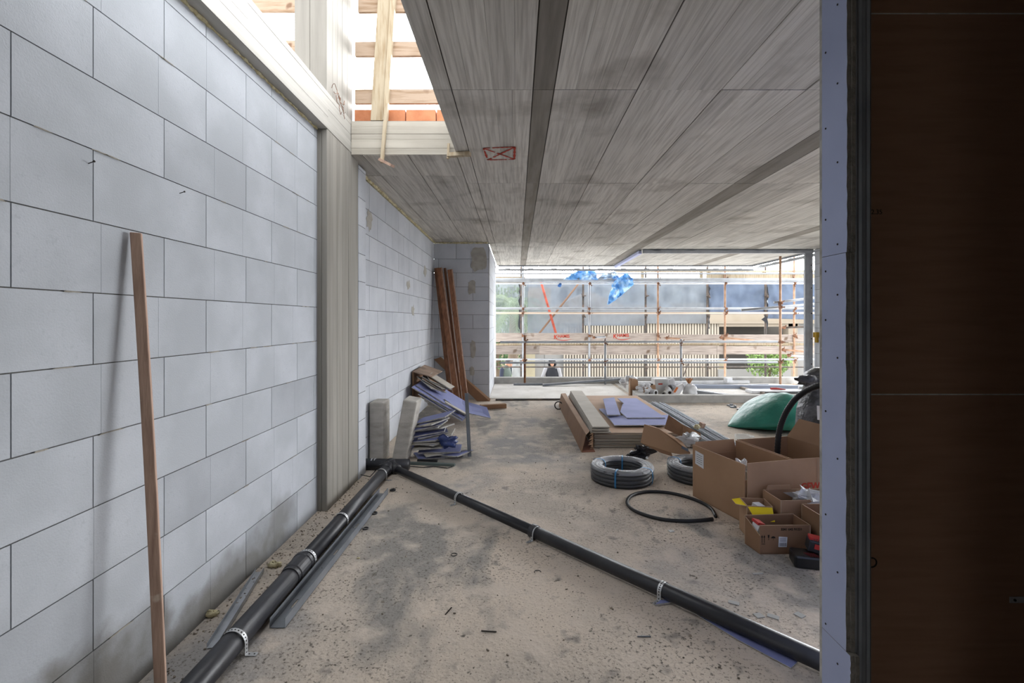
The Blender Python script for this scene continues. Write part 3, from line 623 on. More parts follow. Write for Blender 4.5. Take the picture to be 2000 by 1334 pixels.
# brown battens standing in the corner
for i, (t, bt_, w_) in enumerate((((850, 524, 8.58), (880, 778, 8.12), .085), ((858, 524, 8.47), (893, 780, 8.0), .10), ((869, 524, 8.60), (899, 778, 8.22), .045), ((879, 527, 8.50), (909, 783, 8.02), .09))):
    a = at(*t); z = 0.0; b3 = at(*bt_); b3 = fl(bt_[0]+2, HY+CZ*FPX/bt_[2]); mb = MB(); mb.tone = (-.1, .05, -.2, .1)[i]
    if a.x < -1.48+w_*.7: a.x = -1.475+w_*.7
    mb.bar(b3+Vector((0, 0, .005)), a, w_, .045, (0, -1, 0)); mb.bar(b3+Vector((w_*.42, -.026, .005)), a+Vector((w_*.42, -.026, 0)), w_*.16, .006, (0, -1, 0), 1)
    o = mb.build('brown_profile', [wood_red, wood_brown]); tag(o, 'tall brown board in the far left corner, %s' % ('leftmost, half hidden', 'widest, second from the left', 'narrow dark one between wider ones', 'rightmost of them')[i], 'board', 'brown boards leaning in the far corner')
mb = MB(); mb.plate([at(848, 702, 8.655), at(861, 697, 8.655), at(958, 779, 8.52), at(957, 784, 8.47), at(932, 783, 8.47)], .02, nrm=Vector((0,-1,0))); o = mb.build('brown_strip', card_d); tag(o, 'wide brown strip sloping across the foot of the corner wall', 'board strip')
mb = MB(); a = fl(938, 800); b3 = fl(988, 797); mb.bar(a+Vector((0,0,.04)), b3+Vector((0,0,.04)), .09, .07); o = mb.build('brown_strip', card_d, bevel=.004); tag(o, 'short brown board end lying flat on the floor by the corner', 'board strip')
# ------------------------------------------------------------------ plasterboard stack
x0, x1, y0, y1 = .86, 2.0, 5.36, 8.0; n = 13; t = .0128
for i in range(n):
    mb = MB(); dx, dy = R.uniform(-.008, .008), R.uniform(-.012, .012); mb.tone = R.uniform(-.1, .05)
    mb.box(x0+dx, x1+dx, y0+dy, y1+dy, .004+i*t, .004+i*t+t*.78, 0); mb.m[-1] = 2; mb.m[2] = 1; o = mb.build('plasterboard_sheet', [gypg, gypg, kraftb], bevel=.001)
    w_ = 'bottom sheet' if i == 0 else 'top brown sheet' if i == n-1 else '%s sheet up from the floor' % ('first', 'second', 'third', 'fourth', 'fifth', 'sixth', 'seventh', 'eighth', 'ninth', 'tenth', 'eleventh', 'twelfth', 'thirteenth')[i]
    tag(o, w_+' of the flat ivory plasterboard stack', 'plasterboard', 'sheets of the flat plasterboard stack')
zt = .004+n*t+.001
for i in range(6):
    mb = MB(); dx = -.012*(5-i)+R.uniform(-.006, .006); dy = R.uniform(-.03, .03); zz = zt+i*.0135; mb.tone = R.uniform(-.08, .06)
    xa, xb = .83+dx*.3, 1.02+dx*.2+(.02 if i < 2 else 0)
    mb.plate([(xa, 5.3+dy, zz), (xb, 5.3+dy, zz), (xb+.06, 8.0+dy, zz), (xa+.06, 8.0+dy, zz)], .0125, nrm=Vector((0,0,1))); o = mb.build('plasterboard_strip', gypg, bevel=.001)
    tag(o, '%s of the long ivory strips piled on the left of the stack' % ('bottom one', 'second from below', 'third from below', 'third from the top', 'second from the top', 'topmost')[i], 'plasterboard strip', 'long strips on the plasterboard stack')
def onpx(pts, z): return [fl(1080+x/6.667, 740+y/6.667, z) for x, y in pts]
for i, (pts, z, lb) in enumerate((
    ([(598, 402), (660, 395), (1000, 600), (800, 608), (700, 500)], zt+.001, 'pointed lilac board lowest on the flat stack'),
    ([(735, 528), (870, 490), (1500, 480), (1505, 560), (1470, 612), (800, 615)], zt+.014, 'wide lilac board along the front of the stack top'),
    ([(842, 262), (1088, 262), (1462, 515), (962, 518), (875, 440), (905, 340), (925, 332)], zt+.028, 'large notched lilac board on the back of the stack top'),
    ([(652, 268), (798, 250), (878, 478), (705, 480)], zt+.042, 'small narrow lilac board lying topmost on the stack'))):
    p = onpx(pts[::-1], z); mb = MB(); mb.tone = (-.1, 0, .02, -.05)[i]; mb.plate(p, .012, 0, 1, nrm=Vector((0,0,1))); o = mb.build('lilac_board', [lilac_l, gyp]); tag(o, lb, 'plasterboard', 'lilac boards on the plasterboard stack')
# long folded cardboard sleeve on the left side of the stack
cs = thing('cardboard_sleeve', 'long folded cardboard sleeve lying along the left of the plasterboard stack', 'cardboard', (.77, 6.5, 0))
mb = MB(); mb.plate([(.70, 5.18, 0), (.745, 5.18, .19), (.74, 8.0, .2), (.70, 8.0, 0)], .005); mb.build('side_panel', card_d, cs)
mb = MB(); mb.plate([(.745, 5.18, .19), (.80, 5.3, .20), (.81, 8.0, .205), (.74, 8.0, .2)], .004); mb.build('top_panel', card, cs)
mb = MB(); mb.plate([(.70, 5.18, 0.001), (.70, 8.0, 0.001), (.82, 8.0, .001), (.845, 5.2, .001)], .005, nrm=Vector((0,0,1))); mb.build('bottom_panel', M_('reddish_card', '8f5f4c', .85), cs)
mb = MB()
for i in range(9):
    z = .02+i*.019; mb.add([(.835, 5.28, z), (.80-R.uniform(0, .03), 5.22+R.uniform(0, .05), z+R.uniform(-.01, .01)), (.84, 5.3, z+.016)], [(0,1,2)])
mb.build('torn_edge', card, cs)
# ------------------------------------------------------------------ bundle of steel profiles right of the stack
names = ['leftmost', 'second from the left', 'third from the left', 'fourth from the left', 'fifth from the left', 'sixth from the left', 'rightmost']
for i in range(7):
    xa = 2.10+i*.062+R.uniform(-.006, .006); ya, yb = 4.95+R.uniform(0, .12), 8.2-R.uniform(0, .15); z = .003
    if i == 6: xa += .02
    mb = channel((xa-.05+.02, ya, z), (xa-.04, yb, z), .05, .038 if i % 2 else .03); o = mb.build('steel_profile', galv)
    tag(o, 'long galvanised profile on the floor beside the plasterboard stack, '+names[i], 'steel profile', 'steel profiles beside the plasterboard stack')
for i, x in enumerate((2.14, 2.27, 2.36)):
    mb = channel((x, 5.1+i*.1, .048), (x-.02+i*.01, 8.1-i*.1, .048), .05, .03); o = mb.build('steel_profile', galv)
    tag(o, 'long galvanised profile lying on top of the floor bundle, %s' % ('left one', 'middle one', 'right one')[i], 'steel profile', 'steel profiles on top of the bundle')
mb = MB(); mb.ball((2.20, 5.9, .115), (.035, .03, .03), wob=.6, seed=2); o = mb.build('foam_lump', foam, smooth=True); tag(o, 'yellow lump of foam on the steel profiles', 'foam lump')
mb = MB(); mb.obox((2.30, 6.0, .115), (.06, .05, .06), (.3, .2, .5)); o = mb.build('wood_offcut', wood_brown); tag(o, 'small brown wood chunk on the steel profiles', 'wood offcut')
# ------------------------------------------------------------------ torn carton
tb = thing('torn_carton', 'torn and flattened brown carton by the plasterboard stack', 'carton', (1.55, 5.0, 0))
def zp(x, y, d): return at(1080+x/6.667, 740+y/6.667, d)
mb = MB(); mb.plate([zp(1190, 590, 5.05), zp(1380, 650, 4.95), zp(1600, 800, 4.75), zp(1790, 960, 4.62), zp(1780, 1005, 4.6), zp(1540, 960, 4.75), zp(1140, 830, 4.95)], .005); mb.build('front_panel', card, tb)
mb = MB(); mb.plate([zp(1190, 590, 5.05), zp(1330, 625, 5.15), zp(1660, 790, 4.95), zp(1790, 960, 4.62), zp(1600, 800, 4.75), zp(1380, 650, 4.95)], .005); mb.build('folded_rim', card_in, tb)
mb = MB(); mb.plate([zp(1140, 830, 4.95), zp(1540, 960, 4.75), zp(1560, 1010, 4.72), zp(1400, 960, 4.8)], .005); mb.build('under_panel', card_d, tb)
mb = MB(); mb.plate([zp(1450, 645, 5.3), zp(1505, 465, 5.35), zp(1685, 595, 5.25), zp(1650, 740, 5.2)], .005); mb.build('raised_flap', card_d, tb)
mb = MB(); mb.plate([zp(1650, 740, 5.2), zp(1685, 595, 5.25), zp(1920, 700, 5.1), zp(1930, 770, 5.0), zp(1840, 820, 4.95), zp(1720, 780, 5.05)], .005); mb.build('torn_flap', card_d, tb)
mb = MB(); mb.plate([zp(1680, 870, 4.66), zp(1760, 910, 4.61), zp(1765, 950, 4.6), zp(1670, 905, 4.66)], .002, nrm=Vector((0,-1,0))); mb.build('blue_label', M_('dull_blue_label', '5a6270', .6), tb)
mb = MB(); mb.ball(zp(1750, 790, 4.95), (.11, .06, .06), 14, 9, wob=1.5, seed=5); mb.build('crumpled_wrap', film_w, tb, smooth=True)

# ------------------------------------------------------------------ coils of conduit
film_t = M_('whiter_clear_film', 'cfd3da', .3, bump=(22, .9, .02), spec=1, alpha=.30)  # whiter, denser film for the upper faces of the coil wrap
def coil(cx, cy, label, wrapm, seed):
    rt = thing('conduit_coil', label, 'coil of conduit', (cx, cy, 0), 'coils of black conduit'); R3 = random.Random(seed); mb = MB()
    pts = []; r = .0172; turns = []
    for lay in range(4):
        rads = (.190, .224, .258) if lay % 2 == 0 else (.258, .224, .190)
        for q, rad in enumerate(rads):
            for j in range(40):
                a = 2*PI*j/40; f_ = j/40; z = .0185+lay*.0335; rr = rad
                if f_ > .85:
                    nx = (rads+( (rads[-1],)))[q+1]; rr = rad+(nx-rad)*(f_-.85)/.15
                    if q == 2 and lay < 3: z += .0335*(f_-.85)/.15
                pts.append((cx+rr*math.cos(a)+R3.uniform(-.0015, .0015), cy+rr*math.sin(a), z+R3.uniform(-.001, .001)))
    mb.tube(pts, r, 9); mb.build('conduit', blackr, rt, smooth=True)
    mb = MB(); rs = []
    for j in range(48):
        a = 2*PI*j/48; ring = []
        for q in range(14):
            b_ = 2*PI*q/14; e = 1+.06*mnoise.noise(Vector((math.cos(a)*3, math.sin(a)*3, b_+seed)))
            u, v = math.copysign(abs(math.cos(b_))**.6, math.cos(b_)), math.copysign(abs(math.sin(b_))**.6, math.sin(b_))
            rad = .224+.058*u*e; ring.append(Vector((cx+rad*math.cos(a), cy+rad*math.sin(a), .0735+.0725*v*(e if v > 0 else 1))))
        rs.append(ring)
    mb.rings(rs, closed=True); mb.m = [1 if sum(mb.v[i].z for i in f_)/4 > .125 else 0 for f_ in mb.f]; mb.build('plastic_wrap', [wrapm, film_t], rt, smooth=True)
    for a in (1.35, 2.5, 4.3, 5.6):
        mb = MB(); c_ = Vector((cx+.224*math.cos(a), cy+.224*math.sin(a), .073)); er = Vector((math.cos(a), math.sin(a), 0)); et = Vector((-er.y, er.x, 0)); lp = []
        for q in range(16):
            b_ = 2*PI*q/16; u, v = math.copysign(abs(math.cos(b_))**.55, math.cos(b_)), math.copysign(abs(math.sin(b_))**.55, math.sin(b_)); lp.append((c_+er*.0625*u+Vector((0,0,.0728*v))))
        mb.rings([[p-et*.007, p+et*.007, p+et*.007+(p-c_)*.03, p-et*.007+(p-c_)*.03] for p in lp], closed=True); mb.build('strap', bluep, rt)
    return rt
film_k = M_('dusty_clear_film', 'c9ced6', .28, bump=(16, .8, .02), spec=1, alpha=.08)
coil(.94, 4.31, 'black conduit coil in clear film lying in the open beside the hose loop', film_k, 1)
coil(1.645, 4.36, 'black conduit coil half hidden behind the big open carton', film_k, 2)
lp = [(1398, 1009), (1394, 999), (1386, 990), (1368, 980), (1348, 972.5), (1330, 967), (1306, 962), (1284, 960), (1262, 960), (1243, 963.5), (1231, 969), (1225, 976), (1224.5, 983), (1229, 990), (1240, 998), (1256, 1004.5), (1275, 1010.5), (1297, 1015), (1320, 1017), (1345, 1017.5), (1372, 1016), (1397, 1013)]
mb = MB(); P_ = [fl(x, y, .013) for x, y in lp]; q = []
for i in range(len(P_)-1):
    for s_ in range(5): q.append(P_[i].lerp(P_[i+1], s_/5))
for _ in range(3): q = [q[0]]+[(q[i-1]+q[i]+q[i+1])/3 for i in range(1, len(q)-1)]+[q[-1]]
mb.tube(q, .0125, 12); o = mb.build('hose_loop', blackr, smooth=True); tag(o, 'open loop of black hose lying flat on the floor', 'hose')
mb = MB(); mb.ball((1.27, 4.98, .045), (.09, .06, .055), 16, 11, wob=1.6, seed=8); o = mb.build('plastic_scrap', blackbag); tag(o, 'crumpled black plastic scrap in front of the plasterboard stack', 'plastic scrap')
mb = MB(); mb.ball((.90, 4.75, .03), (.13, .06, .035), 16, 9, wob=1.6, seed=9); o = mb.build('paper_scrap', M_('dusty_paper', 'a79d90', .9, bump=(20, .8))); tag(o, 'crumpled dusty paper scrap behind the wrapped conduit coil', 'paper scrap')

# ------------------------------------------------------------------ cartons on the right
def carton(rt, c4, h, m=card, t=.005, floor_=True, name='carton_body', hs=None):
    """open box with bottom corners c4 (xy, anticlockwise); walls leave small gaps at none"""
    mb = MB(); cc = Vector((sum(p[0] for p in c4)/4, sum(p[1] for p in c4)/4, 0)); hs = hs or [h]*4
    for i in range(4):
        if hs[i] is None: continue
        a, b_ = Vector((*c4[i], 0)), Vector((*c4[(i+1) % 4], 0)); nn = (b_-a).cross(Vector((0,0,1))).normalized()
        if (cc-a).dot(nn) < 0: nn = -nn
        H0, H1 = (hs[i], hs[i]) if not isinstance(hs[i], tuple) else hs[i]
        mb.plate([a, b_, b_+Vector((0,0,H1)), a+Vector((0,0,H0))], t, 0, 1, nrm=nn)
    if floor_: mb.plate([Vector((*p, .002)) for p in c4], .004, nrm=Vector((0,0,1)))
    return mb.build(name, [m, card_edge], rt)
def flap(rt, a, b_, dirv, l, m=card, taper=.06, name='flap'):
    a, b_, d = Vector(a), Vector(b_), Vector(dirv).normalized(); e = (b_-a)*taper; mb = MB()
    mb.plate([a, b_, b_-e+d*l, a+e+d*l], .004, 0, 1); return mb.build(name, [m, card_edge], rt)
A0, A1, A2, A3 = (1.424, 3.91), (1.59, 3.37), (1.965, 3.47), (1.825, 4.02)
BA = thing('open_carton', 'largest open brown carton with a white label, left of the printed box', 'carton', (1.7, 3.7, 0), 'open cartons by the partition')
carton(BA, [A0, A1, A2, A3], .42, hs=[(.415, .41), .30, .42, .33])
# its near end flap stands a little proud, leaving a dark gap
mb = MB(); mb.plate([(1.602, 3.355, .425), (1.975, 3.45, .425), (1.975, 3.45, .12), (1.602, 3.355, .12)], .004, 0, 1); mb.build('end_flap', [card, card_edge], BA)
flap(BA, (*A0, .33), (*A3, .33), (.1, .25, 1), .10)
mb = MB(); a = Vector((*A0, 0)); b3 = Vector((*A1, 0)); u = (b3-a).normalized(); nn = Vector((u.y, -u.x, 0)); nn = nn if nn.x < 0 else -nn
lb0 = a+u*.035+nn*.0015; mb.plate([lb0+Vector((0,0,.27)), lb0+u*.10+Vector((0,0,.255)), lb0+u*.10+Vector((0,0,.365)), lb0+Vector((0,0,.375))], .001, nrm=nn); o = mb.build('label', white_pa, BA)
mb = MB()
for i in range(5): mb.plate([lb0+u*(.015)+nn*.0012+Vector((0,0,.285+i*.016)), lb0+u*.085+nn*.0012+Vector((0,0,.28+i*.016)), lb0+u*.085+nn*.0012+Vector((0,0,.283+i*.016)), lb0+u*.015+nn*.0012+Vector((0,0,.288+i*.016))], .0004, nrm=nn)
mb.build('print_lines', ink, o)
mb = MB(); mb.ball((1.64, 3.5, .33), (.06, .05, .07), 14, 10, wob=1.3, seed=4); o = mb.build('plastic_bag', film_w); tag(o, 'crumpled clear bag peeking out of the largest carton', 'plastic bag')
B0, B1, B2, B3 = (1.985, 3.475), (2.46, 3.56), (2.33, 4.16), (1.845, 4.05)
BB = thing('open_carton', 'open brown carton with red lettering, cut off by the lilac jamb', 'carton', (2.15, 3.8, 0), 'open cartons by the partition')
carton(BB, [B0, B1, B2, B3], .42)
flap(BB, (*B2, .42), (*B1, .42), (.30, .08, 1), .17, taper=.13)
u = (Vector((*B1, 0))-Vector((*B0, 0))).normalized(); ang = math.atan2(u.y, u.x); p = Vector((*B0, .195))+u*.065-Vector((-u.y, u.x, 0))*.002
o = text('GEWISS', p, .068, inkr, (PI/2, 0, ang), BB, off=.0022)
mb = MB(); p = Vector((*B0, 0))+u*.20-Vector((-u.y, u.x, 0))*.001; mb.plate([p+Vector((0,0,.14)), p+u*.05+Vector((0,0,.14)), p+u*.05+Vector((0,0,.415)), p+Vector((0,0,.415))], .0006, nrm=Vector((u.y, -u.x, 0))); mb.build('packing_tape', M_('brown_tape', '9c7f66', .35), BB)
# small boxes in front
BF = thing('small_carton', 'small carton with bright yellow inner flaps', 'carton', (1.6, 3.2, 0))
carton(BF, [(1.50, 3.15), (1.66, 3.13), (1.68, 3.28), (1.52, 3.30)], .21)
flap(BF, (1.52, 3.295, .208), (1.50, 3.155, .208), (-1, -.2, .12), .07, yellow, .2, 'yellow_flap'); flap(BF, (1.505, 3.15, .205), (1.655, 3.13, .205), (.1, -.6, -.8), .09, yellow, .12, 'yellow_flap')
mb = MB(); mb.obox((1.60, 3.21, .17), (.06, .05, .06), (.2, .1, .4)); o = mb.build('paper_packet', white_pa); tag(o, 'little white packet inside the carton with yellow flaps', 'packet')
BG = thing('open_carton', 'open carton with crumpled clear plastic hanging over its rim', 'carton', (1.85, 3.3, 0), 'open cartons by the partition')
carton(BG, [(1.71, 3.13), (2.13, 3.16), (2.12, 3.36), (1.70, 3.34)], .25)
mb = MB(); mb.plate([(1.90, 3.15, .252), (2.0, 3.145, .26), (2.02, 3.13, .20), (1.96, 3.12, .11), (1.90, 3.125, .13), (1.88, 3.13, .2)], .003); mb.ball((1.94, 3.22, .235), (.08, .07, .05), 14, 9, wob=1.2, seed=6); mb.build('plastic_liner', film_w, BG)
flap(BG, (1.72, 3.33, .25), (1.90, 3.345, .25), (0, .1, 1), .03)
BH = thing('open_carton', 'plain brown carton at the lilac jamb with a dark opening', 'carton', (2.0, 2.95, 0), 'open cartons by the partition')
carton(BH, [(1.83, 2.80), (2.16, 2.83), (2.17, 3.10), (1.82, 3.09)], .245, card_d)
BE = thing('printed_carton', 'low brown carton with arrows, numbers and a white label in the front', 'carton', (1.63, 3.0, 0))
carton(BE, [(1.475, 2.93), (1.785, 2.935), (1.775, 3.10), (1.45, 3.075)], .175, card_d, hs=[.175, .175, .18, (.175, .11)])
flap(BE, (1.775, 3.098, .178), (1.46, 3.075, .178), (0, .15, -1), .02)
yv = 2.9285
text('3241 642 91221', (1.60, yv, .145), .020, ink, (PI/2, 0, .016), BE, off=.0003)
for dx in (.010, .024):
    mb = MB(); mb.plate([(1.475+dx, yv, .07), (1.478+dx, yv, .07), (1.478+dx, yv, .105), (1.475+dx, yv, .105)], .0006, nrm=Vector((0,-1,0))); mb.plate([(1.471+dx, yv, .103), (1.482+dx, yv, .103), (1.4765+dx, yv, .118)], .0006, nrm=Vector((0,-1,0))); mb.build('arrow_mark', ink, BE)
mb = MB(); mb.box(1.482, 1.505, yv-.0006, yv, .062, .065); mb.build('arrow_mark', ink, BE)
mb = MB(); mb.plate([(1.521, yv, .118), (1.532, yv, .118), (1.530, yv, .103), (1.5275, yv, .099), (1.5275, yv, .09), (1.531, yv, .088), (1.522, yv, .088), (1.5255, yv, .09), (1.5255, yv, .099), (1.523, yv, .103)][::-1], .0006, nrm=Vector((0,-1,0))); mb.build('glass_mark', ink, BE)
mb = MB(); mb.plate([(1.555+.013*math.cos(a_), yv, .098+.012*math.sin(a_)) for a_ in [PI*q/8 for q in range(9)]], .0006, nrm=Vector((0,-1,0))); mb.box(1.5545, 1.5555, yv-.0006, yv, .085, .098); mb.build('umbrella_mark', ink, BE)
mb = MB(); mb.plate([(1.585, yv, .045), (1.636, yv, .045), (1.640, yv, .105), (1.588, yv, .108)], .0006, nrm=Vector((0,-1,0))); lo = mb.build('label', white_pa, BE)
mb = MB()
for i in range(12): mb.box(1.592+i*.0036, 1.592+i*.0036+.0012+.001*(i % 2), yv-.0012, yv-.0007, .05, .07)
for i in range(4): mb.box(1.594, 1.632, yv-.0012, yv-.0007, .077+i*.007, .079+i*.007)
mb.build('print_lines', M_('grey_print', '55565c', .8), lo)
mb = MB(); mb.obox((1.50, 3.0, .13), (.05, .06, .05), (.1, .3, .2)); mb.obox((1.50, 3.0, .165), (.05, .06, .016), (.1, .3, .2), 1); o = mb.build('parts_packet', [white_pl, redp]); tag(o, 'small white packet with a red top inside the printed carton', 'packet')
# charger / battery
CH = thing('battery_charger', 'black battery charger on the floor in front of the printed carton', 'charger', (1.69, 2.80, 0))
mb = MB(); mb.obox((1.70, 2.795, .038), (.20, .12, .075), (0, 0, -.25)); mb.build('charger_body', M_('black_hard_plastic', '121316', .35, spec=.6), CH, bevel=.014)
mb = MB()
for i in range(5): mb.obox((1.665+i*.012, 2.77-i*.003, .077), (.004, .05, .003), (0, 0, -.25+.5))
mb.build('ribs', M_('dark_red_print', '5a1f22', .5), CH)
BTt = thing('power_tool_battery', 'red and black tool battery sitting on the black charger', 'battery', (1.73, 2.80, .077))
mb = MB(); mb.obox((1.735, 2.81, .115), (.085, .075, .07), (.1, .15, -.3)); mb.build('battery_body', M_('dark_grey_plastic', '2c2d31', .4), BTt, bevel=.008)
mb = MB(); mb.obox((1.733, 2.805, .155), (.07, .05, .018), (.1, .15, -.3)); mb.build('red_top', redp, BTt, bevel=.004)
mb = MB(); mb.obox((1.722, 2.769, .118), (.028, .003, .028), (.1, .15, -.3)); mb.build('red_badge', redp, BTt)
for i in range(5):
    mb = MB(); mb.obox((1.707+i*.0125, 2.776-i*.0035, .157), (.003, .002, .016), (.1, .15+.3, -.3)); mb.build('grip_rib', M_('grey_rib', '3a3a3d', .5), BTt) if i == 0 else mb.build('grip_rib', bpy.data.materials['grey_rib'], BTt)

# ------------------------------------------------------------------ green bag, black wrapped bag, hose
mb = MB(); rs = []; nx, na = 40, 28
for i in range(nx+1):
    u = i/nx; x = 2.82+u*1.05; sw = math.sin(PI/2*min(1, u*1.9))**.9 if u < .6 else (1-((u-.6)/.4)**2.2*.97); sh = math.sin(PI/2*min(1, u*1.55))**1.15 if u < .65 else (1-((u-.65)/.35)**2.2*.97); w_ = .50*sw+.012; h_ = .44*sh+.02; ring = []
    for j in range(na):
        a_ = 2*PI*j/na; cy_, sz = math.cos(a_), math.sin(a_); q_ = 1+.10*mnoise.noise(Vector((x*4, cy_*2.5, sz*2.5)))+.03*math.sin(a_*6+u*5)*sw
        ring.append(Vector((x, 6.45-u*.15+w_*cy_*q_, max(.004, (h_*.38+h_*.62*abs(sz)**1.15*q_) if sz > 0 else h_*.38*(1+sz)))))
    rs.append(ring)
mb.rings(rs); o = mb.build('green_sack', green, smooth=True); tag(o, 'bulging green plastic sack lying behind the cartons', 'sack')
BK = thing('wrapped_bag', 'tall black bag wrapped in dusty film with a twisted top', 'bag', (3.22, 5.05, 0))
mb = MB(); rs = []
prof = [(0, .20), (.1, .25), (.3, .27), (.5, .26), (.62, .22), (.72, .19), (.78, .21), (.86, .19), (.92, .10)]
for z, r_ in prof:
    rs.append([Vector((3.22+r_*math.cos(2*PI*j/28)*(1+.10*mnoise.noise(Vector((math.cos(j*.7), j*.9, z*5)))), 5.05+r_*math.sin(2*PI*j/28), z)) for j in range(28)])
mb.rings(rs); mb.build('bag_body', blackw, BK, smooth=True)
mb = MB(); mb.ball((3.02, 4.95, .80), (.13, .08, .055), 16, 10, wob=.9, seed=12); mb.build('twisted_neck', blackw, BK, smooth=True)
mb = MB(); mb.plate([(2.985, 4.80, .43), (3.12, 4.765, .415), (3.115, 4.765, .56), (2.98, 4.80, .57)], .002, nrm=Vector((0,-1,0))); lo = mb.build('label', white_pa, BK)
mb = MB()
for i in range(5): mb.box(3.0, 3.08, 4.776-.004, 4.779-.004, .45+i*.018, .455+i*.018)
mb.box(2.995, 3.04, 4.776-.004, 4.779-.004, .54, .555, 1); mb.build('print_lines', [M_('label_print', '6a6b70', .8), orange], lo)
hp = [(1518, 890, 3.93), (1520, 850, 3.92), (1526, 826, 3.90), (1536, 803, 3.86), (1552, 780, 3.80), (1572, 764, 3.72), (1600, 752, 3.6), (1632, 752, 3.5), (1660, 775, 3.4), (1680, 850, 3.35), (1682, 1000, 3.35)]
P_ = [at(*h_) for h_ in hp]; q = []
for i in range(len(P_)-1):
    for s_ in range(12): q.append(P_[i].lerp(P_[i+1], s_/12))
for _ in range(14): q = [q[0]]+[(q[i-1]+q[i]+q[i+1])/3 for i in range(1, len(q)-1)]+[q[-1]]
mb = MB(); mb.tube(q, [.0235 if i % 2 else .0205 for i in range(len(q))], 14); o = mb.build('corrugated_hose', blackr, smooth=True); tag(o, 'thick black corrugated hose arching out of the lettered carton', 'hose')
# small wall fitting on the right wall
mb = MB(); p = at(1597, 655, 0); Y = 5.88*FPX/(1597-HX); mb.box(5.82, 5.879, Y-.05, Y+.05, CZ-.34, CZ-.24); mb.box(5.84, 5.879, Y-.03, Y+.03, CZ-.44, CZ-.34)
o = mb.build('brass_fitting', brass); tag(o, 'small brass fitting on the far right block wall', 'fitting')
#PART2
# ------------------------------------------------------------------ ceiling tracks of the terrace recess
def track(label, p0, p1, z0, n, m=galv_p, side=0):
    p0, p1 = Vector((*p0, 0)), Vector((*p1, 0)); d = (p1-p0).normalized(); s_ = Vector((-d.y, d.x, 0)); H = Vector((0,0,1))
    rt = thing('ceiling_track', label, 'ceiling track', p0+H*z0, 'metal tracks under the soffit')
    mb = MB(); mb.bar(p0+H*(2.80), p1+H*2.80, .05, .028, mi=0); mb.build('top_rail', galv_d, rt)
    mb = MB(); mb.bar(p0+H*(z0+.012), p1+H*(z0+.012), .06, .05); mb.bar(p0+H*(z0-.012), p1+H*(z0-.012), .075, .006); mb.build('lower_rail', m, rt)
    mb0 = MB(); L_ = (p1-p0).length
    for i in range(n):
        c_ = p0+d*(L_*(i+.4)/n); q = MB()
        for e in (-.05, .05): q.bar(c_+d*e+H*(z0+.03), c_+d*e+H*2.80, .045, .018)
        q.bar(c_+H*(z0+.045)-d*.07, c_+H*(z0+.045)+d*.07, .05, .012); q.build('hanger_bracket', galv_d, rt)
    return rt
track('steel track along the near edge of the terrace soffit', (2.50, 9.57), (5.86, 9.57), 2.755, 5)
track('steel track running away along the left edge of the terrace soffit', (2.46, 9.62), (2.5, 12.28), 2.755, 4, M_('lilac_track_lining', 'b4b9d8', .6))
track('long steel track across the far edge of the soffit', (-.47, 12.36), (6.05, 12.36), 2.69, 11)
track('steel track running away along the right edge of the terrace soffit', (6.0, 9.7), (6.02, 12.28), 2.72, 4)
st = thing('steel_stud', 'white steel stud standing at the right side of the terrace opening', 'steel stud', (5.8, 9.57, 0))
mb = MB(); mb.box(5.70, 5.85, 9.55, 9.552, 0, 2.745); mb.box(5.70, 5.702, 9.55, 9.60, 0, 2.745); mb.box(5.848, 5.85, 9.55, 9.60, 0, 2.745); mb.box(5.79, 5.795, 9.547, 9.55, 0, 2.745); mb.build('stud_profile', galv_p, st)
for z in (.55, 1.05, 1.55, 2.05, 2.5):
    mb = MB(); mb.tube([(5.822, 9.549, z), (5.822, 9.545, z)], .012, 8); mb.build('stud_hole', ink, st)
mb = MB(); mb.plate([at(1264, 500, 10.6), at(1340, 493, 10.3), at(1340, 494, 10.3), at(1264, 501.5, 10.6)], .01, nrm=Vector((0,1,0))); 
for v in mb.v: v.z = 2.812+(v.z-2.8)*.02
# ------------------------------------------------------------------ loose profiles and boards on the passage and terrace
def barobj(name, a, b_, w, h, m, lab, cat, group=None, bev=.002):
    mb = MB(); mb.bar(a, b_, w, h); o = mb.build(name, m, bevel=bev); return tag(o, lab, cat, group)
barobj('steel_profile', fl(1003, 753)+Vector((0,0,.03)), fl(1060, 753)+Vector((0,0,.03)), .05, .04, galv_d, 'short dark profile lying on the passage floor by the far kerb', 'steel profile')
barobj('steel_profile', fl(1060, 755)+Vector((0,0,.03)), at(1211, 740.5, 10.62), .06, .045, galv_d, 'long dark profile propped up on the kerb by the terrace pile', 'steel profile')
barobj('steel_strip', fl(968, 782)+Vector((0,0,.016)), fl(1096, 781)+Vector((0,0,.016)), .06, .02, dark_t, 'flat dark strip lying across the passage floor behind the stack', 'steel strip')
tlist = [((1240, 748, .05), (1462, 746, .05), .10, .06, white_pl, 'long white board against the far kerb, left end by the pile', 'board'),
 ((1310, 755, .04), (1572, 757, .04), .09, .09, M_('blue_grey_profile', '9aa3b4', .5, .2), 'long blue-grey profile across the terrace', 'profile'),
 ((1462, 764, .04), (1572, 764, .04), .28, .05, white_pl, 'wide white board lying at the right of the terrace', 'board'),
 ((1448, 758, .03), (1522, 775, .03), .06, .05, M_('brown_grey_bar', '8f867c', .8), 'brown-grey bar lying across the terrace pointing at the green sack', 'bar'),
 ((1345, 764, .05), (1427, 775, .05), .10, .08, galv_d, 'thick grey profile on the terrace right of the white bag', 'profile'),
 ((1494, 767, .079), (1566, 767, .079), .025, .025, blackr, 'thin dark rod raised over the white boards', 'rod'),
 ((1352, 757, .02), (1500, 751, .03), .04, .03, galv_p, 'thin pale profile slanting over the terrace', 'profile'),
 ((1560, 757, .09), (1572, 757, .09), .05, .05, white_pl, 'little white block on the blue-grey profile', 'block')]
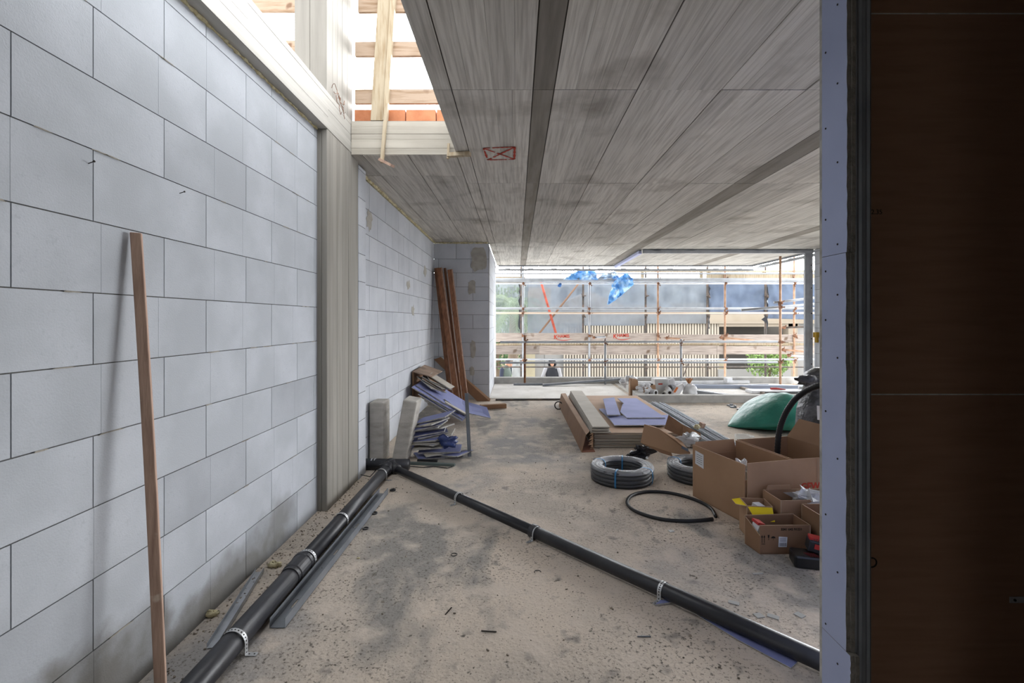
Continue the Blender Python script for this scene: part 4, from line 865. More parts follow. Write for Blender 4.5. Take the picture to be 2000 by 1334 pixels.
for a, b_, w_, h_, m_, lb, ct in tlist: barobj(ct if ct in ('board', 'bar', 'rod', 'block') else 'steel_profile', fl(*a), fl(*b_), w_, h_, m_, lb, ct)
mb = MB(); p = fl(1424, 748, .05); mb.obox(p+Vector((0,.05,.06)), (.16, .1, .1), (0,0,.4)); o = mb.build('white_block', white_pl, bevel=.01); tag(o, 'white block standing on the end of the long white board', 'block')
mb = MB(); p = fl(1505, 759, .09); mb.tube([p, p+Vector((.12,0,.0)), p+Vector((.3,.02,-.02))], [.02, .022, .008], 8); o = mb.build('red_tool', redp); tag(o, 'small red-handled tool lying on the blue-grey profile', 'tool')
# terrace pile
def pp(x, y, Y): return at(x, y, Y)
mb = MB(); mb.ball(pp(1232, 740, 9.1), (.10, .08, .06), 14, 9, wob=1.0, seed=21); o = mb.build('white_wrapping', white_pl, smooth=True); tag(o, 'white crumpled wrapping at the top left of the terrace pile', 'wrapping')
mb = MB(); mb.ball(pp(1219, 746, 9.3), (.09, .08, .06), 14, 9, wob=1.2, seed=22); o = mb.build('white_wrapping', white_pl, smooth=True); tag(o, 'smaller white wrapping on the kerb left of the terrace pile', 'wrapping')
mb = MB(); mb.box(2.04, 2.26, 8.9, 9.1, .134, .30); 
bx = thing('small_box', 'small brown cardboard box at the left of the terrace pile', 'box', (2.18, 9.0, .13)); carton(bx, [(2.10, 8.92), (2.24, 8.92), (2.24, 9.06), (2.10, 9.06)], .30, card)
mb = MB(); mb.obox(pp(1236, 743, 9.0), (.11, .1, .07), (0, .2, .4)); o = mb.build('cardboard_piece', card); tag(o, 'folded cardboard piece on the small brown box', 'cardboard')
bx = thing('small_box', 'open battered box with pale rim beside the brown box', 'box', (2.36, 8.8, .02)); mb = MB(); mb.obox((2.38, 8.80, .15), (.24, .2, .17), (0, -.15, .2)); mb.build('box_body', card_in, bx, bevel=.006)
mb = MB(); mb.obox((2.37, 8.78, .245), (.17, .12, .02), (0, -.15, .2)); mb.build('dark_mouth_plate', ink, bx); mb = MB(); mb.ball((2.30, 8.72, .2), (.14, .05, .07), 12, 8, wob=1.3, seed=31); mb.build('paper_rim', white_pa, bx)  # black plate on the solid box stands in for its shaded inside
bx = thing('bucket_box', 'pale grey crate with a small red mark in the terrace pile', 'crate', (2.68, 9.0, .02)); mb = MB(); mb.obox((2.68, 9.02, .18), (.28, .2, .30), (0, 0, .1)); mb.build('crate_body', M_('pale_grey_plastic', 'b5b6b5', .6), bx, bevel=.01)
mb = MB(); mb.obox((2.65, 8.913, .24), (.08, .003, .025), (0, 0, .1)); mb.build('red_mark', inkr, bx)
bx = thing('leaning_sack', 'white paper sack with orange print leaning on the crate', 'sack', (2.86, 8.85, .02)); mb = MB(); mb.plate([(2.78, 8.82, .33), (2.86, 8.80, .37), (2.98, 8.84, .08), (2.84, 8.82, .04)], .05, nrm=Vector((0,1,0))); mb.build('sack_body', white_pa, bx, bevel=.01)
mb = MB(); mb.plate([(2.86, 8.815, .13), (2.93, 8.82, .08), (2.94, 8.82, .16), (2.90, 8.81, .2)], .004, nrm=Vector((0,-1,0))); mb.build('orange_print', orange, bx)
def roll(x, y, Y, r, l, m_, lab, ang=.5, tl=0):
    rt = thing('paper_roll', lab, 'roll', pp(x, y, Y), 'rolls in the terrace pile'); c_ = pp(x, y, Y); d = Vector((math.sin(ang), math.cos(ang), tl)).normalized()
    mb = MB(); mb.tube([c_, c_+d*l], r, 16); mb.build('roll_body', m_, rt, smooth=False); mb = MB(); mb.tube([c_-d*.002, c_+d*.004], r*.55, 14); mb.build('roll_core', ink, rt)
roll(1281, 767, 8.62, .055, .2, white_pl, 'white roll with a dark red end at the front of the terrace pile', -.5)
roll(1296, 770, 8.6, .05, .22, M_('pale_grey_roll', 'a9a7a2', .7), 'grey stub of a roll at the front of the terrace pile', .6)
roll(1309, 758, 8.8, .06, .45, M_('dark_grey_roll', '7a7b80', .6), 'long dark grey roll lying on top of the terrace pile', .9, .05)
roll(1308, 767, 8.65, .05, .24, white_pa, 'white roll with a brown core left of the paper sack', .15, .2)
roll(1268, 768, 8.65, .035, .2, white_pl, 'thin white roll low at the left of the terrace pile', -.8)
bx = thing('paper_sack', 'white paper sack with an orange stripe beside the tied bag', 'sack', (3.02, 8.75, .02)); mb = MB(); mb.plate([pp(1313, 773, 8.6), pp(1326, 774, 8.6), pp(1339, 755, 8.7), pp(1335, 748, 8.75), pp(1322, 756, 8.7)], .09, nrm=Vector((0,1,0))); mb.build('sack_body', white_pa, bx, bevel=.02)
mb = MB(); mb.plate([pp(1315, 766, 8.595), pp(1319, 767, 8.595), pp(1325, 757, 8.62), pp(1321, 756, 8.62)], .004, nrm=Vector((0,-1,0))); mb.build('orange_stripe', orange, bx)
bx = thing('tied_bag', 'bulging white bag tied with a brown twist at the right of the terrace pile', 'bag', (3.15, 8.75, .02)); c_ = pp(1348, 764, 8.7)
mb = MB(); mb.ball((c_.x, c_.y, .14), (.125, .11, .13), 18, 12, wob=.35, seed=14); mb.build('bag_body', white_pl, bx, smooth=True)
mb = MB(); 
for i in range(7):
    a_ = i*2*PI/7; mb.tube([(c_.x-.02, c_.y, .25), (c_.x-.02+.015*math.cos(a_), c_.y+.015*math.sin(a_), .29), (c_.x-.02+.055*math.cos(a_), c_.y+.05*math.sin(a_), .37)], [.012, .010, .016], 6)
mb.build('twisted_top', M_('brown_twist', 'a9764c', .6), bx)

# ------------------------------------------------------------------ scaffolding
cp_cache = {}
def coupler_mesh(kind):
    if kind in cp_cache: return cp_cache[kind]
    mb = MB(); mb.tube([(0,0,-.03), (0,0,.03)], .034, 10); mb.tube([(-.03, -.045, 0), (.03, -.045, 0)], .034, 10); mb.tube([(.03, -.01, 0), (.075, -.03, 0)], .010, 6); mb.tube([(-.03, -.05, .03), (-.05, -.05, .065)], .010, 6); mb.box(.055, .085, -.045, -.02, -.014, .014)
    o = mb.build('coupler', kind, loc=(0,0,0)); me = o.data; bpy.data.objects.remove(o); cp_cache[kind] = me; return me
def coupler(parent, p, kind=rust, rot=0):
    o = bpy.data.objects.new('coupler', coupler_mesh(kind)); COL.objects.link(o); o.parent = parent; o.location = Vector(p)-parent.location; o.rotation_euler = (0, rot, R.uniform(-.3, .3)); return o
def tube_thing(name, a, b_, r, m, lab, cat, group, coup=(), cm_=rust):
    a, b_ = Vector(a), Vector(b_); rt = thing(name, lab, cat, a if a.z <= b_.z else b_, group)
    mb = MB(); mb.tube([a, b_], r, 12); mb.build('tube', m, rt, smooth=True)
    q = MB(); d = (b_-a).normalized(); q.tube([b_-d*.001, b_+d*.001], r*.8, 10); 
    for c_ in coup: coupler(rt, c_, cm_, R.choice((0, .8, -.8, 1.57)))
    return rt
Y0, Y1, Y2 = 10.62, 12.75, 13.9
ordn = ['first', 'second', 'third', 'fourth', 'fifth']
def px(x, Y): return (x-HX)*Y/FPX
def pz(y, Y): return CZ-(y-HY)*Y/FPX
# guard rail on the slab edge
for i, (x, yt, m_) in enumerate(((1025, 655, rust), (1182, 662, galv_p), (1330, 662, galv_p), (1524, 500, tan_t))):
    X = px(x, Y0); lb = ('rusty short guard post at the left of the slab edge', 'grey short guard post between the two red lettered signs', 'grey short guard post above the white tied bag', 'tall tan post near the right side of the opening')[i]
    cs_ = [(X, Y0, pz(668, Y0)), (X, Y0, pz(707, Y0))]
    if i == 3: cs_ += [(X, Y0, pz(592, Y0)), (X, Y0, pz(600, Y0))]
    tube_thing('guard_post', (X, Y0, .0), (X, Y0, pz(yt, Y0)), .025, m_, lb, 'scaffold post', 'guard posts on the slab edge', cs_)
tube_thing('guard_rail_tube', (px(977, Y0-.06), Y0-.055, pz(668, Y0)), (5.70, Y0-.055, pz(667, Y0)), .024, galv_p, 'upper guard rail tube along the slab edge, crossing the lettered boards', 'scaffold tube', 'guard rail tubes on the slab edge')
tube_thing('guard_rail_tube', (px(977, Y0-.06), Y0-.055, pz(708, Y0)), (5.70, Y0-.055, pz(707, Y0)), .024, galv_p, "lower guard rail tube along the slab edge, crossing the men's heads", 'scaffold tube', 'guard rail tubes on the slab edge')
for i, (a, b_) in enumerate((((1512, 591, Y0+.05), (1590, 582, Y0+.05)), ((1448, 606, Y0+.1), (1590, 594, Y0+.1)))):
    tube_thing('scaffold_tube', at(*a), at(*b_), .027, galv_p, ('upper', 'lower')[i]+' of two sloping tubes clamped to the tall tan post', 'scaffold tube', 'sloping tubes at the tall tan post')
# row 1
xs1 = [1021.5, 1151, 1285, 1416, 1551]
m1 = [galv_p, galv_p, tan_t, tan_t, tan_t]; l1 = ['galvanised standard at the left, before the palm', 'white standard below the blue tarpaulin', 'tan standard right of the hanging blue tarpaulin', 'two-tone standard before the dark carport', 'tan standard beside the white stud at the right']
for i, x in enumerate(xs1):
    X = px(x, Y1); zs = [pz(q, Y1) for q in (546, 554, 603, 612, 656, 703)]
    tube_thing('scaffold_standard', (X, Y1, -1.52), (X, Y1, 3.3), .026, m1[i], l1[i], 'scaffold standard', 'standards of the near scaffold row', [(X, Y1-.02, z) for z in zs], rust if i else rust)
XL, XR = -1.6, 8.5
for y, r_, m_, lb in ((547, .055, galv_p, 'thickest horizontal scaffold tube, below the blue tarpaulin'), (553.5, .024, white_pl, 'thin white horizontal tube just under the thickest one'), (602.5, .030, galv_p, 'horizontal scaffold tube at mid height, upper of a close pair'), (611.5, .025, M_('pale_tan_tube', 'd0bba8', .6, .2), 'pale tan horizontal tube, lower of the close pair'), (702, .024, galv_p, "horizontal scaffold tube just above the men's heads"), (534.5, .022, galv_p, 'thin tube highest in the opening')):
    Y = Y1-.08 if r_ > .05 else Y1-.055
    tube_thing('scaffold_ledger', (XL, Y, pz(y, Y)), (XR, Y, pz(y, Y)), r_, m_, lb, 'scaffold ledger', 'ledgers of the near scaffold row')
# row 2 (dark, behind)
xs2 = [1018, 1139, 1261, 1381.5, 1495]
for i, x in enumerate(xs2):
    X = px(x, Y2); tube_thing('scaffold_standard', (X, Y2, -1.52), (X, Y2, 2.95), .03, dark_t, ordn[i]+' from the left of the dark standards in front of the netting', 'scaffold standard', 'dark standards of the far scaffold row', [(X, Y2-.03, pz(q, Y2)) for q in (578, 616, 716)], dark_t)
tube_thing('scaffold_ledger', (XL, Y2-.06, pz(716.5, Y2)), (XR, Y2-.06, pz(716.5, Y2)), .02, dark_t, 'dark horizontal tube low in the far scaffold row', 'scaffold ledger', 'ledgers of the far scaffold row')
tube_thing('scaffold_ledger', (XL, Y2-.06, pz(545, Y2)), (XR, Y2-.06, pz(545, Y2)), .02, tan_t, 'tan horizontal tube high in the far scaffold row', 'scaffold ledger', 'ledgers of the far scaffold row')
tube_thing('brace_tube', at(1055, 545, Y2-.115), at(1086, 652, Y2-.26), .035, red_t, 'red diagonal brace crossing a brown one', 'scaffold brace', 'crossed braces')
tube_thing('brace_tube', at(1137, 545, Y2-.105), at(1052, 653, Y2-.105), .028, M_('brown_brace', '7d6250', .7), 'brown diagonal brace crossing the red one', 'scaffold brace', 'crossed braces')
tube_thing('brace_tube', at(1346, 705, Y2+.02), at(1332, 742, Y2+.02), .018, dark_t, 'thin dark brace low in front of the slatted gate', 'scaffold brace', None)
# short transoms poking at the viewer with couplers
for i, (x, y, x2, y2, m_, lb) in enumerate(((1160, 659, 1182, 658, galv_p, 'short white tube between the two lettered signs'), (1302, 660, 1330, 662, tan_t, 'short tan tube right of the second lettered sign'), (1408, 659, 1473, 665, tan_t, 'short two-tone tube on the toe board at the right'), (1529, 683, 1578, 687, tan_t, 'short tan tube lying at the right end of the lower board'), (1540, 694, 1578, 697, white_pl, 'short white tube under the right end of the lower board'), (1530, 640, 1578, 638, dark_t, 'short dark tube clamped at the right standard'))):
    tube_thing('transom_tube', at(x, y, Y1-.12), at(x2, y2, Y1-.35), .024, m_, lb, 'scaffold tube', 'short transom tubes', [at(x, y, Y1-.14)])
# boards
def board(px0, px1, y0, y1, Y, m_, lab, tone=0, name='toe_board'):
    mb = MB(); mb.tone = tone; mb.box(px(px0, Y), px(px1, Y), Y, Y+.038, pz(y1, Y), pz(y0, Y)); o = mb.build(name, m_, bevel=.003); return tag(o, lab, 'scaffold board', 'boards on the scaffold')
YB = Y1+.027
bd = board(900, 1311, 650.5, 668, YB, wood_grey, 'upper toe board carrying both red signs', .12)
board(1311.5, 1680, 653.5, 668, YB, wood_grey, 'upper toe board right of the red signs', .0)
board(880, 1053, 675, 692, YB, wood_grey, 'darkest lower board at the left, above the men', -.3)
board(1053.5, 1400, 675, 693, YB, wood_grey, 'lower board between the men and the right carport', -.02)
board(1400.5, 1680, 676, 692, YB, wood_grey, 'lower board at the right before the carport', .06)
board(900, 1330, 671, 675.2, YB+.039, wood_pale, 'thin pale board edge between the two toe boards at the left', .1, 'scaffold_board')
board(1330.5, 1680, 670, 675, YB+.039, wood_pale, 'thin pale board edge between the two toe boards at the right', -.1, 'scaffold_board')
board(880, 1050, 655, 668, YB+.039, wood_grey, 'dark board end behind the left of the upper toe board', -.3, 'scaffold_board')
board(1380, 1680, 535, 543, YB, wood_pale, 'pale wooden plank high in the opening at the right', .2, 'scaffold_board')
board(900, 1025, 540, 552, YB, wood_pale, 'pale plank high at the left under the soffit track', .1, 'scaffold_board')
board(1200, 1680, 528, 531.5, YB, wood_pale, 'uppermost thin plank under the soffit at the right', .2, 'scaffold_board')
for i, x in enumerate((1255, 1370, 1385, 1492)):
    mb = MB(); mb.box(px(x-3, YB+.039), px(x+3, YB+.039), YB+.039, YB+.08, pz(547, YB+.039), pz(528, YB+.039)); o = mb.build('wood_upright', wood_pale)
    tag(o, ordn[i]+' from the left of the short wooden uprights under the soffit track', 'wooden upright', 'short wooden uprights high on the scaffold')
def khamis(xc, y, sl):
    Yt = YB-.002; c_ = Vector((px(xc, Yt), Yt, pz(y, Yt)))
    t_ = text('K', c_+Vector((-.235, 0, -.04)), .15, inkr, (PI/2, 0, 0), bd, ext=.0006, off=.005, sx=.95); t_['label'] = 'red lettering'
    t_ = text('HAMIS', c_+Vector((-.135, 0, -.005)), .115, inkr, (PI/2, 0, 0), bd, ext=.0006, off=.003, sx=.95); t_['label'] = 'red lettering'
    mb = MB(); n = 16; up = []; dn = []
    for i in range(n+1):
        a_ = i/n; x = -.20+.44*a_; zz = -.035-.045*math.sin(PI*(a_*.9+.05)); th = .018*math.sin(PI*(a_*.94+.03))
        up.append(c_+Vector((x, 0, zz+th/2))); dn.append(c_+Vector((x, 0, zz-th/2)))
    for i in range(n): mb.plate([dn[i], dn[i+1], up[i+1], up[i]], .0008, nrm=Vector((0,-1,0)))
    mb.build('red_swoosh', inkr, bd)
khamis(1099, 659, 0); khamis(1215, 657.5, 0)
# ------------------------------------------------------------------ tarpaulins and netting
def cloth(L_, R_, nu, nv, amp, freq, seed, thick=.01):
    """surface between two edge polylines (same count), wrinkled in depth"""
    mb = MB(); k = len(L_)-1; rows = []
    for j in range(nv+1):
        t = j/nv*k; i = min(int(t), k-1); f_ = t-i; a = Vector(L_[i]).lerp(Vector(L_[i+1]), f_); b_ = Vector(R_[i]).lerp(Vector(R_[i+1]), f_)
        rows.append([a.lerp(b_, u/nu) for u in range(nu+1)])
    vs = []
    for r_ in rows:
        for p in r_:
            q = mnoise.noise(Vector((p.x*freq+seed, p.z*freq, seed*2)))+.5*mnoise.noise(Vector((p.x*freq*2.7, p.z*freq*2.1, seed))); vs.append(p+Vector((0, amp*q, 0)))
    fs = [(j*(nu+1)+i, j*(nu+1)+i+1, (j+1)*(nu+1)+i+1, (j+1)*(nu+1)+i) for j in range(nv) for i in range(nu)]
    mb.add(vs, fs); return mb
def clothobj(name, mb, m_, lab, cat, thick=.006):
    o = mb.build(name, m_, smooth=True); s_ = o.modifiers.new('thickness', 'SOLIDIFY'); s_.thickness = thick; return tag(o, lab, cat)
Yt = Y1-.2
clothobj('blue_tarpaulin', cloth([at(1224, 533, Yt), at(1206, 543, Yt), at(1196, 555, Yt), at(1190, 575, Yt), at(1186, 594, Yt)], [at(1226, 533, Yt), at(1238, 545, Yt), at(1236, 556, Yt), at(1215, 577, Yt), at(1189, 595, Yt)], 26, 40, .16, 5, 3), bluetarp, 'bright blue tarpaulin hanging down like a cone from the scaffold', 'tarpaulin')
clothobj('blue_tarpaulin', cloth([at(1100, 546, Yt), at(1118, 534, Yt), at(1130, 528, Yt)], [at(1168, 546, Yt), at(1166, 536, Yt), at(1160, 528, Yt)], 30, 12, .2, 6, 5), bluetarp, 'blue tarpaulin bunched on the thick scaffold tube', 'tarpaulin')
clothobj('blue_tarpaulin', cloth([at(1166, 546, Yt+.1), at(1180, 532, Yt+.1)], [at(1208, 544, Yt+.1), at(1204, 530, Yt+.1)], 22, 10, .2, 8, 7), M_('white_blue_sheet', 'c9ddf0', .5, var=('4f8fd0', 9, .55, .62), bump=(8, .8, .03)), 'pale blue and white sheet bunched between the two tarpaulins', 'tarpaulin')
mb = MB(); p = at(1093, 557, Y1-.09); mb.ball(p, (.04, .02, .055), 10, 8, wob=.6, seed=2, M=Euler((0, .5, 0)).to_matrix()); o = mb.build('blue_rag', M_('deep_blue_rag', '3f6fae', .6), smooth=True); tag(o, 'little blue rag hanging right of the red brace', 'rag')
net = M_('grey_debris_netting', '858d95', .9, var=('777f88', 2, .4, .7), alpha=.6)
net_b = M_('blue_grey_debris_netting', '6c7a8f', .8, var=('5c6a82', 2, .4, .7), bump=(3, .6, .05), alpha=.85)
net_w = M_('pale_debris_netting', '868e8c', .9, alpha=.4)
YN_ = Y2+.22
for i, (xa, xb, yb, m_, lb) in enumerate(((940, 1030, 655, net_w, 'pale netting in front of the palm'), (1030, 1139, 652, net, 'grey netting behind the crossed braces'), (1139, 1262, 636, net, 'grey netting below the blue tarpaulin'), (1262, 1382, 632, net, 'grey netting right of the tarpaulin, above the slatted gate'), (1382, 1496, 640, net_b, 'blue-grey netting panel above the carport, the most creased'), (1496, 1600, 640, net_b, 'blue-grey netting panel at the far right'))):
    z1_ = pz(549, YN_) if i < 4 else pz(532, YN_)
    if i >= 4: yb = 614 if i == 4 else 622
    L_ = [Vector((px(xa, YN_), YN_, z1_+(pz(yb, YN_)-z1_)*q/4)) for q in range(5)]; R_ = [Vector((px(xb, YN_), YN_, p.z+(R.uniform(-.06, .06) if i > 3 and n_ == 4 else 0))) for n_, p in enumerate(L_)]
    clothobj('debris_netting', cloth(L_, R_, 40, 40, .10 if i < 4 else .16, 1.8, 4+i, .002), m_, lb, 'netting', .002)['group'] = 'debris netting panels'
for i, x in enumerate((1016, 1382, 1495)):
    mb = MB(); pts = []; 
    for q in range(16): pts.append(Vector((px(x, YN_)+R.uniform(-.03, .03), YN_-.06+R.uniform(-.02, .02), pz(552+q*6.0, YN_))))
    mb.tube(pts, [R.uniform(.015, .05) for _ in pts], 7); o = mb.build('gathered_netting', M_('dark_gathered_net%d' % i, '2f3136', .9), smooth=True)
    tag(o, ('dark gathered netting tied down the left standard', 'dark gathered netting at the standard above the slats\' right end', 'dark gathered netting tied at the carport standard')[i], 'netting')
mb = MB(); mb.plate([at(1497, 617, Y2-.1), at(1499, 632, Y2-.1), at(1487, 624, Y2-.1)], .01); o = mb.build('net_scrap', bpy.data.materials['dark_gathered_net0']); tag(o, 'small dark pointed scrap of net at the carport standard', 'net scrap')
mb = cloth([at(1002, 702, 14.4), at(1000, 720, 14.4), at(998, 760, 14.4)], [at(1014, 700, 14.4), at(1016, 720, 14.4), at(1017, 760, 14.4)], 12, 16, .1, 6, 4); clothobj('hanging_sheet', mb, M_('grey_sheet', '9a9d9c', .9), 'grey sheet hanging behind the left standard between the men', 'sheet')
# ------------------------------------------------------------------ street, buildings, plants
street = M_('asphalt_street', 'a09d97', .95, var=('8f8c87', 3, .4, .7))
f = MB(); f.box(-60, 60, 12.5, 60, -1.6, -1.52); f.box(-60, 60, -60, -3.3, -1.6, -1.52); f.box(-60, -4, -60, 60, -1.6, -1.521); f.box(9, 60, -60, 60, -1.6, -1.521); struct(f, 'street_ground', street)
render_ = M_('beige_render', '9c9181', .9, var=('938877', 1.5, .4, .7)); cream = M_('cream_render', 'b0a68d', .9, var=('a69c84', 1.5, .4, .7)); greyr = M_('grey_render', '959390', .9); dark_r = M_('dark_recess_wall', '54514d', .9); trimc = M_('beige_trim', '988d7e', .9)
YFc = 21.0
hb = thing('building', 'beige house across the street with a slatted gate and a dark carport', 'building', (4, YFc, -1.52))
def fbox(mb, x0, x1, y0, y1, d0, d1, mi=0): mb.box(px(x0, d0), px(x1, d0), d0, d1, pz(y1, d0), pz(y0, d0), mi)
mb = MB(); fbox(mb, 1005, 1650, 604, 629, YFc, YFc+.4); mb.build('upper_wall', render_, hb)
mb = MB(); fbox(mb, 1008, 1650, 628, 632, YFc-.12, YFc+.2); fbox(mb, 1404, 1560, 632, 638, YFc-.05, YFc+.2); mb.build('string_course', trimc, hb)
mb = MB(); fbox(mb, 1008, 1045, 631, 760, YFc+.02, YFc+.3); fbox(mb, 960, 1008, 655, 760, YFc+.6, YFc+.9); fbox(mb, 1045, 1101, 631, 643, YFc+.02, YFc+.3); mb.build('cream_wall', cream, hb)
mb = MB(); fbox(mb, 1045, 1101, 643, 770, YFc+.2, YFc+.3); mb.build('grey_door', greyr, hb)
mb = MB(); fbox(mb, 1063, 1064, 643, 770, YFc+.19, YFc+.21); fbox(mb, 1043, 1103, 641, 644, YFc-.03, YFc+.2); mb.build('door_trim', M_('dark_trim', '6a6a6a', .8), hb)
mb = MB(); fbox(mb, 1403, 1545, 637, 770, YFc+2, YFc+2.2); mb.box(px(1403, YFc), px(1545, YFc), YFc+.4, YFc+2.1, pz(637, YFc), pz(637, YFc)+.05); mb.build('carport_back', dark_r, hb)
mb = MB(); fbox(mb, 1403, 1545, 722, 770, YFc-.1, YFc+.1); mb.build('low_wall', greyr, hb)
mb = MB(); fbox(mb, 1403, 1419, 703, 724, YFc+.3, YFc+.5); mb.build('cream_cabinet', cream, hb)
mb = MB(); fbox(mb, 1540, 1558, 632, 770, YFc-.05, YFc+.4); mb.build('side_column', trimc, hb)
mb = MB(); fbox(mb, 1558, 1650, 632, 770, YFc+.1, YFc+.4); mb.build('right_wall', greyr, hb)
mb = MB(); x = 1101.0; mb.tone = 0
while x < 1403:
    mb.tone = R.uniform(-.05, .05); fbox(mb, x, x+3.6, 632, 770, YFc-.02, YFc+.05); x += 5.45
mb.tone = 0; o = mb.build('gate_slats', M_('beige_slats', 'aaa193', .85), hb)
mb = MB(); fbox(mb, 1101, 1403, 632, 770, YFc+.12, YFc+.2); mb.build('gate_backing', M_('gate_backing', '3f3a34', .9), hb)
g2 = thing('gabled_house', 'pale gabled house seen dimly behind the netting', 'building', (3, 26, -1.52))
def gable(x0, x1, ye, yp, d): return [Vector((px(x0, d), d, -1.52)), Vector((px(x1, d), d, -1.52)), Vector((px(x1, d), d, pz(ye, d))), Vector((px((x0+x1)/2, d), d, pz(yp, d))), Vector((px(x0, d), d, pz(ye, d)))]
mb = MB(); mb.plate(gable(1080, 1225, 600, 568, 26), 5, nrm=Vector((0,1,0))); mb.build('gable_wall', M_('house_beige', 'a1968a', .9), g2)
mb = MB(); fbox(mb, 1034, 1075, 562, 700, 25, 29); mb.build('side_block', M_('house_tan', 'ab9a82', .9), g2)
mb = MB(); fbox(mb, 1225, 1290, 596, 700, 33, 34); fbox(mb, 1318, 1400, 592, 700, 33, 34); mb.build('rear_wing', M_('house_grey', '8f8b84', .9), g2)
g3 = thing('office_block', 'broad dull blue-grey building filling the background behind the netting', 'building', (6, 36, -1.52)); mb = MB(); fbox(mb, 700, 1800, 549, 720, 36, 40); mb.build('office_wall', M_('blue_grey_wall', '98a1a9', .8), g3); mb = MB(); [fbox(mb, x_, x_+14, 560, 590, 35.95, 36) for x_ in range(720, 1800, 34)]; mb.build('window_band', M_('dull_window_glass', '59626d', .3), g3)
# plants
leafm = M_('palm_leaf', '5f7a4c', .6, var=('7f9560', 2, .4, .6)); trunkm = M_('palm_trunk', '6f6152', .9)
pt = thing('palm_tree', 'palm tree with arching fronds seen through the pale netting at the left', 'palm tree', (-.1, 17.5, -1.52))
mb = MB(); mb.tube([(-.15, 17.5, -1.52), (-.1, 17.5, 1.9)], [.2, .15], 10); mb.build('palm_trunk', trunkm, pt)
for i in range(30):
    a_ = i*2.4; el = R.uniform(-.5, 1.2); l_ = R.uniform(1.1, 1.6); d = Vector((math.cos(a_)*math.cos(el), math.sin(a_)*math.cos(el), math.sin(el))); c_ = Vector((-.1, 17.5, 1.9)); pts = []
    for q in range(9): t = q/8; pts.append(c_+d*l_*t+Vector((0,0,-.9*t*t*l_*.7)))
    mb = MB(); mb.tube(pts, .012, 5)
    for q in range(1, 8):
        for u_ in (0, .5):
            p = pts[q].lerp(pts[q+1], u_); dd_ = (pts[q+1]-pts[q]).normalized(); s_ = dd_.cross(Vector((0,0,1))).normalized()
            for sg in (-1, 1):
                e = p+(s_*sg*.33+dd_*.22+Vector((0,0,-.12)))*(1.1-.6*q/8); mb.add([p-dd_*.02, p+dd_*.02, e], [(0,1,2)])
    mb.build('frond', leafm, pt)
def bush(c_, rad, n, m_, rt, nm='foliage', size=.07):
    mb = MB()
    for i in range(n):
        while True:
            q = Vector((R.uniform(-1,1), R.uniform(-1,1), R.uniform(-1,1)))
            if .35 < q.length < 1: break
        e = 1+.4*mnoise.noise(q*2); p = Vector(c_)+Vector((q.x*rad[0], q.y*rad[1], q.z*rad[2]))*e; E = Euler((R.uniform(0, 6), R.uniform(0, 6), R.uniform(0, 6))).to_matrix(); mb.tone = R.uniform(-.35, .3)
        mb.add([p+E @ Vector(v) for v in ((-size, 0, 0), (0, -size*.45, 0), (size, 0, 0), (0, size*.45, 0))], [(0,1,2,3)])
    o = mb.build(nm, m_, rt); return o
tr = thing('shrub', 'light green leafy shrub in front of the dark carport', 'shrub', (9.2, 19.5, -1.52)); leaf2 = M_('shrub_leaf', '7f9a58', .6)
bush((px(1503, 19.5), 19.5, pz(706, 19.5)), (.9, .5, .62), 1500, leaf2, tr)
mb = MB(); X = px(1503, 19.5); mb.tube([(X, 19.5, -1.52), (X, 19.5, -.3)], .05, 8); 
for i in range(8): a_ = i*.8; mb.tube([(X, 19.5, -.7), (X+.5*math.cos(a_), 19.5+.3*math.sin(a_), .1)], .015, 5)
mb.build('stem', trunkm, tr)
t2 = thing('green_tree', 'dense dark green foliage behind the palm at the left', 'tree', (-1.0, 19.5, -1.52)); bush((-.7, 19.8, 1.2), (1.4, .8, 1.6), 2600, M_('dark_leaf', '55704a', .7), t2, size=.09)
mb = MB(); mb.tube([(-.8, 19.8, -1.52), (-.7, 19.8, .6)], .1, 8); mb.build('stem', trunkm, t2)
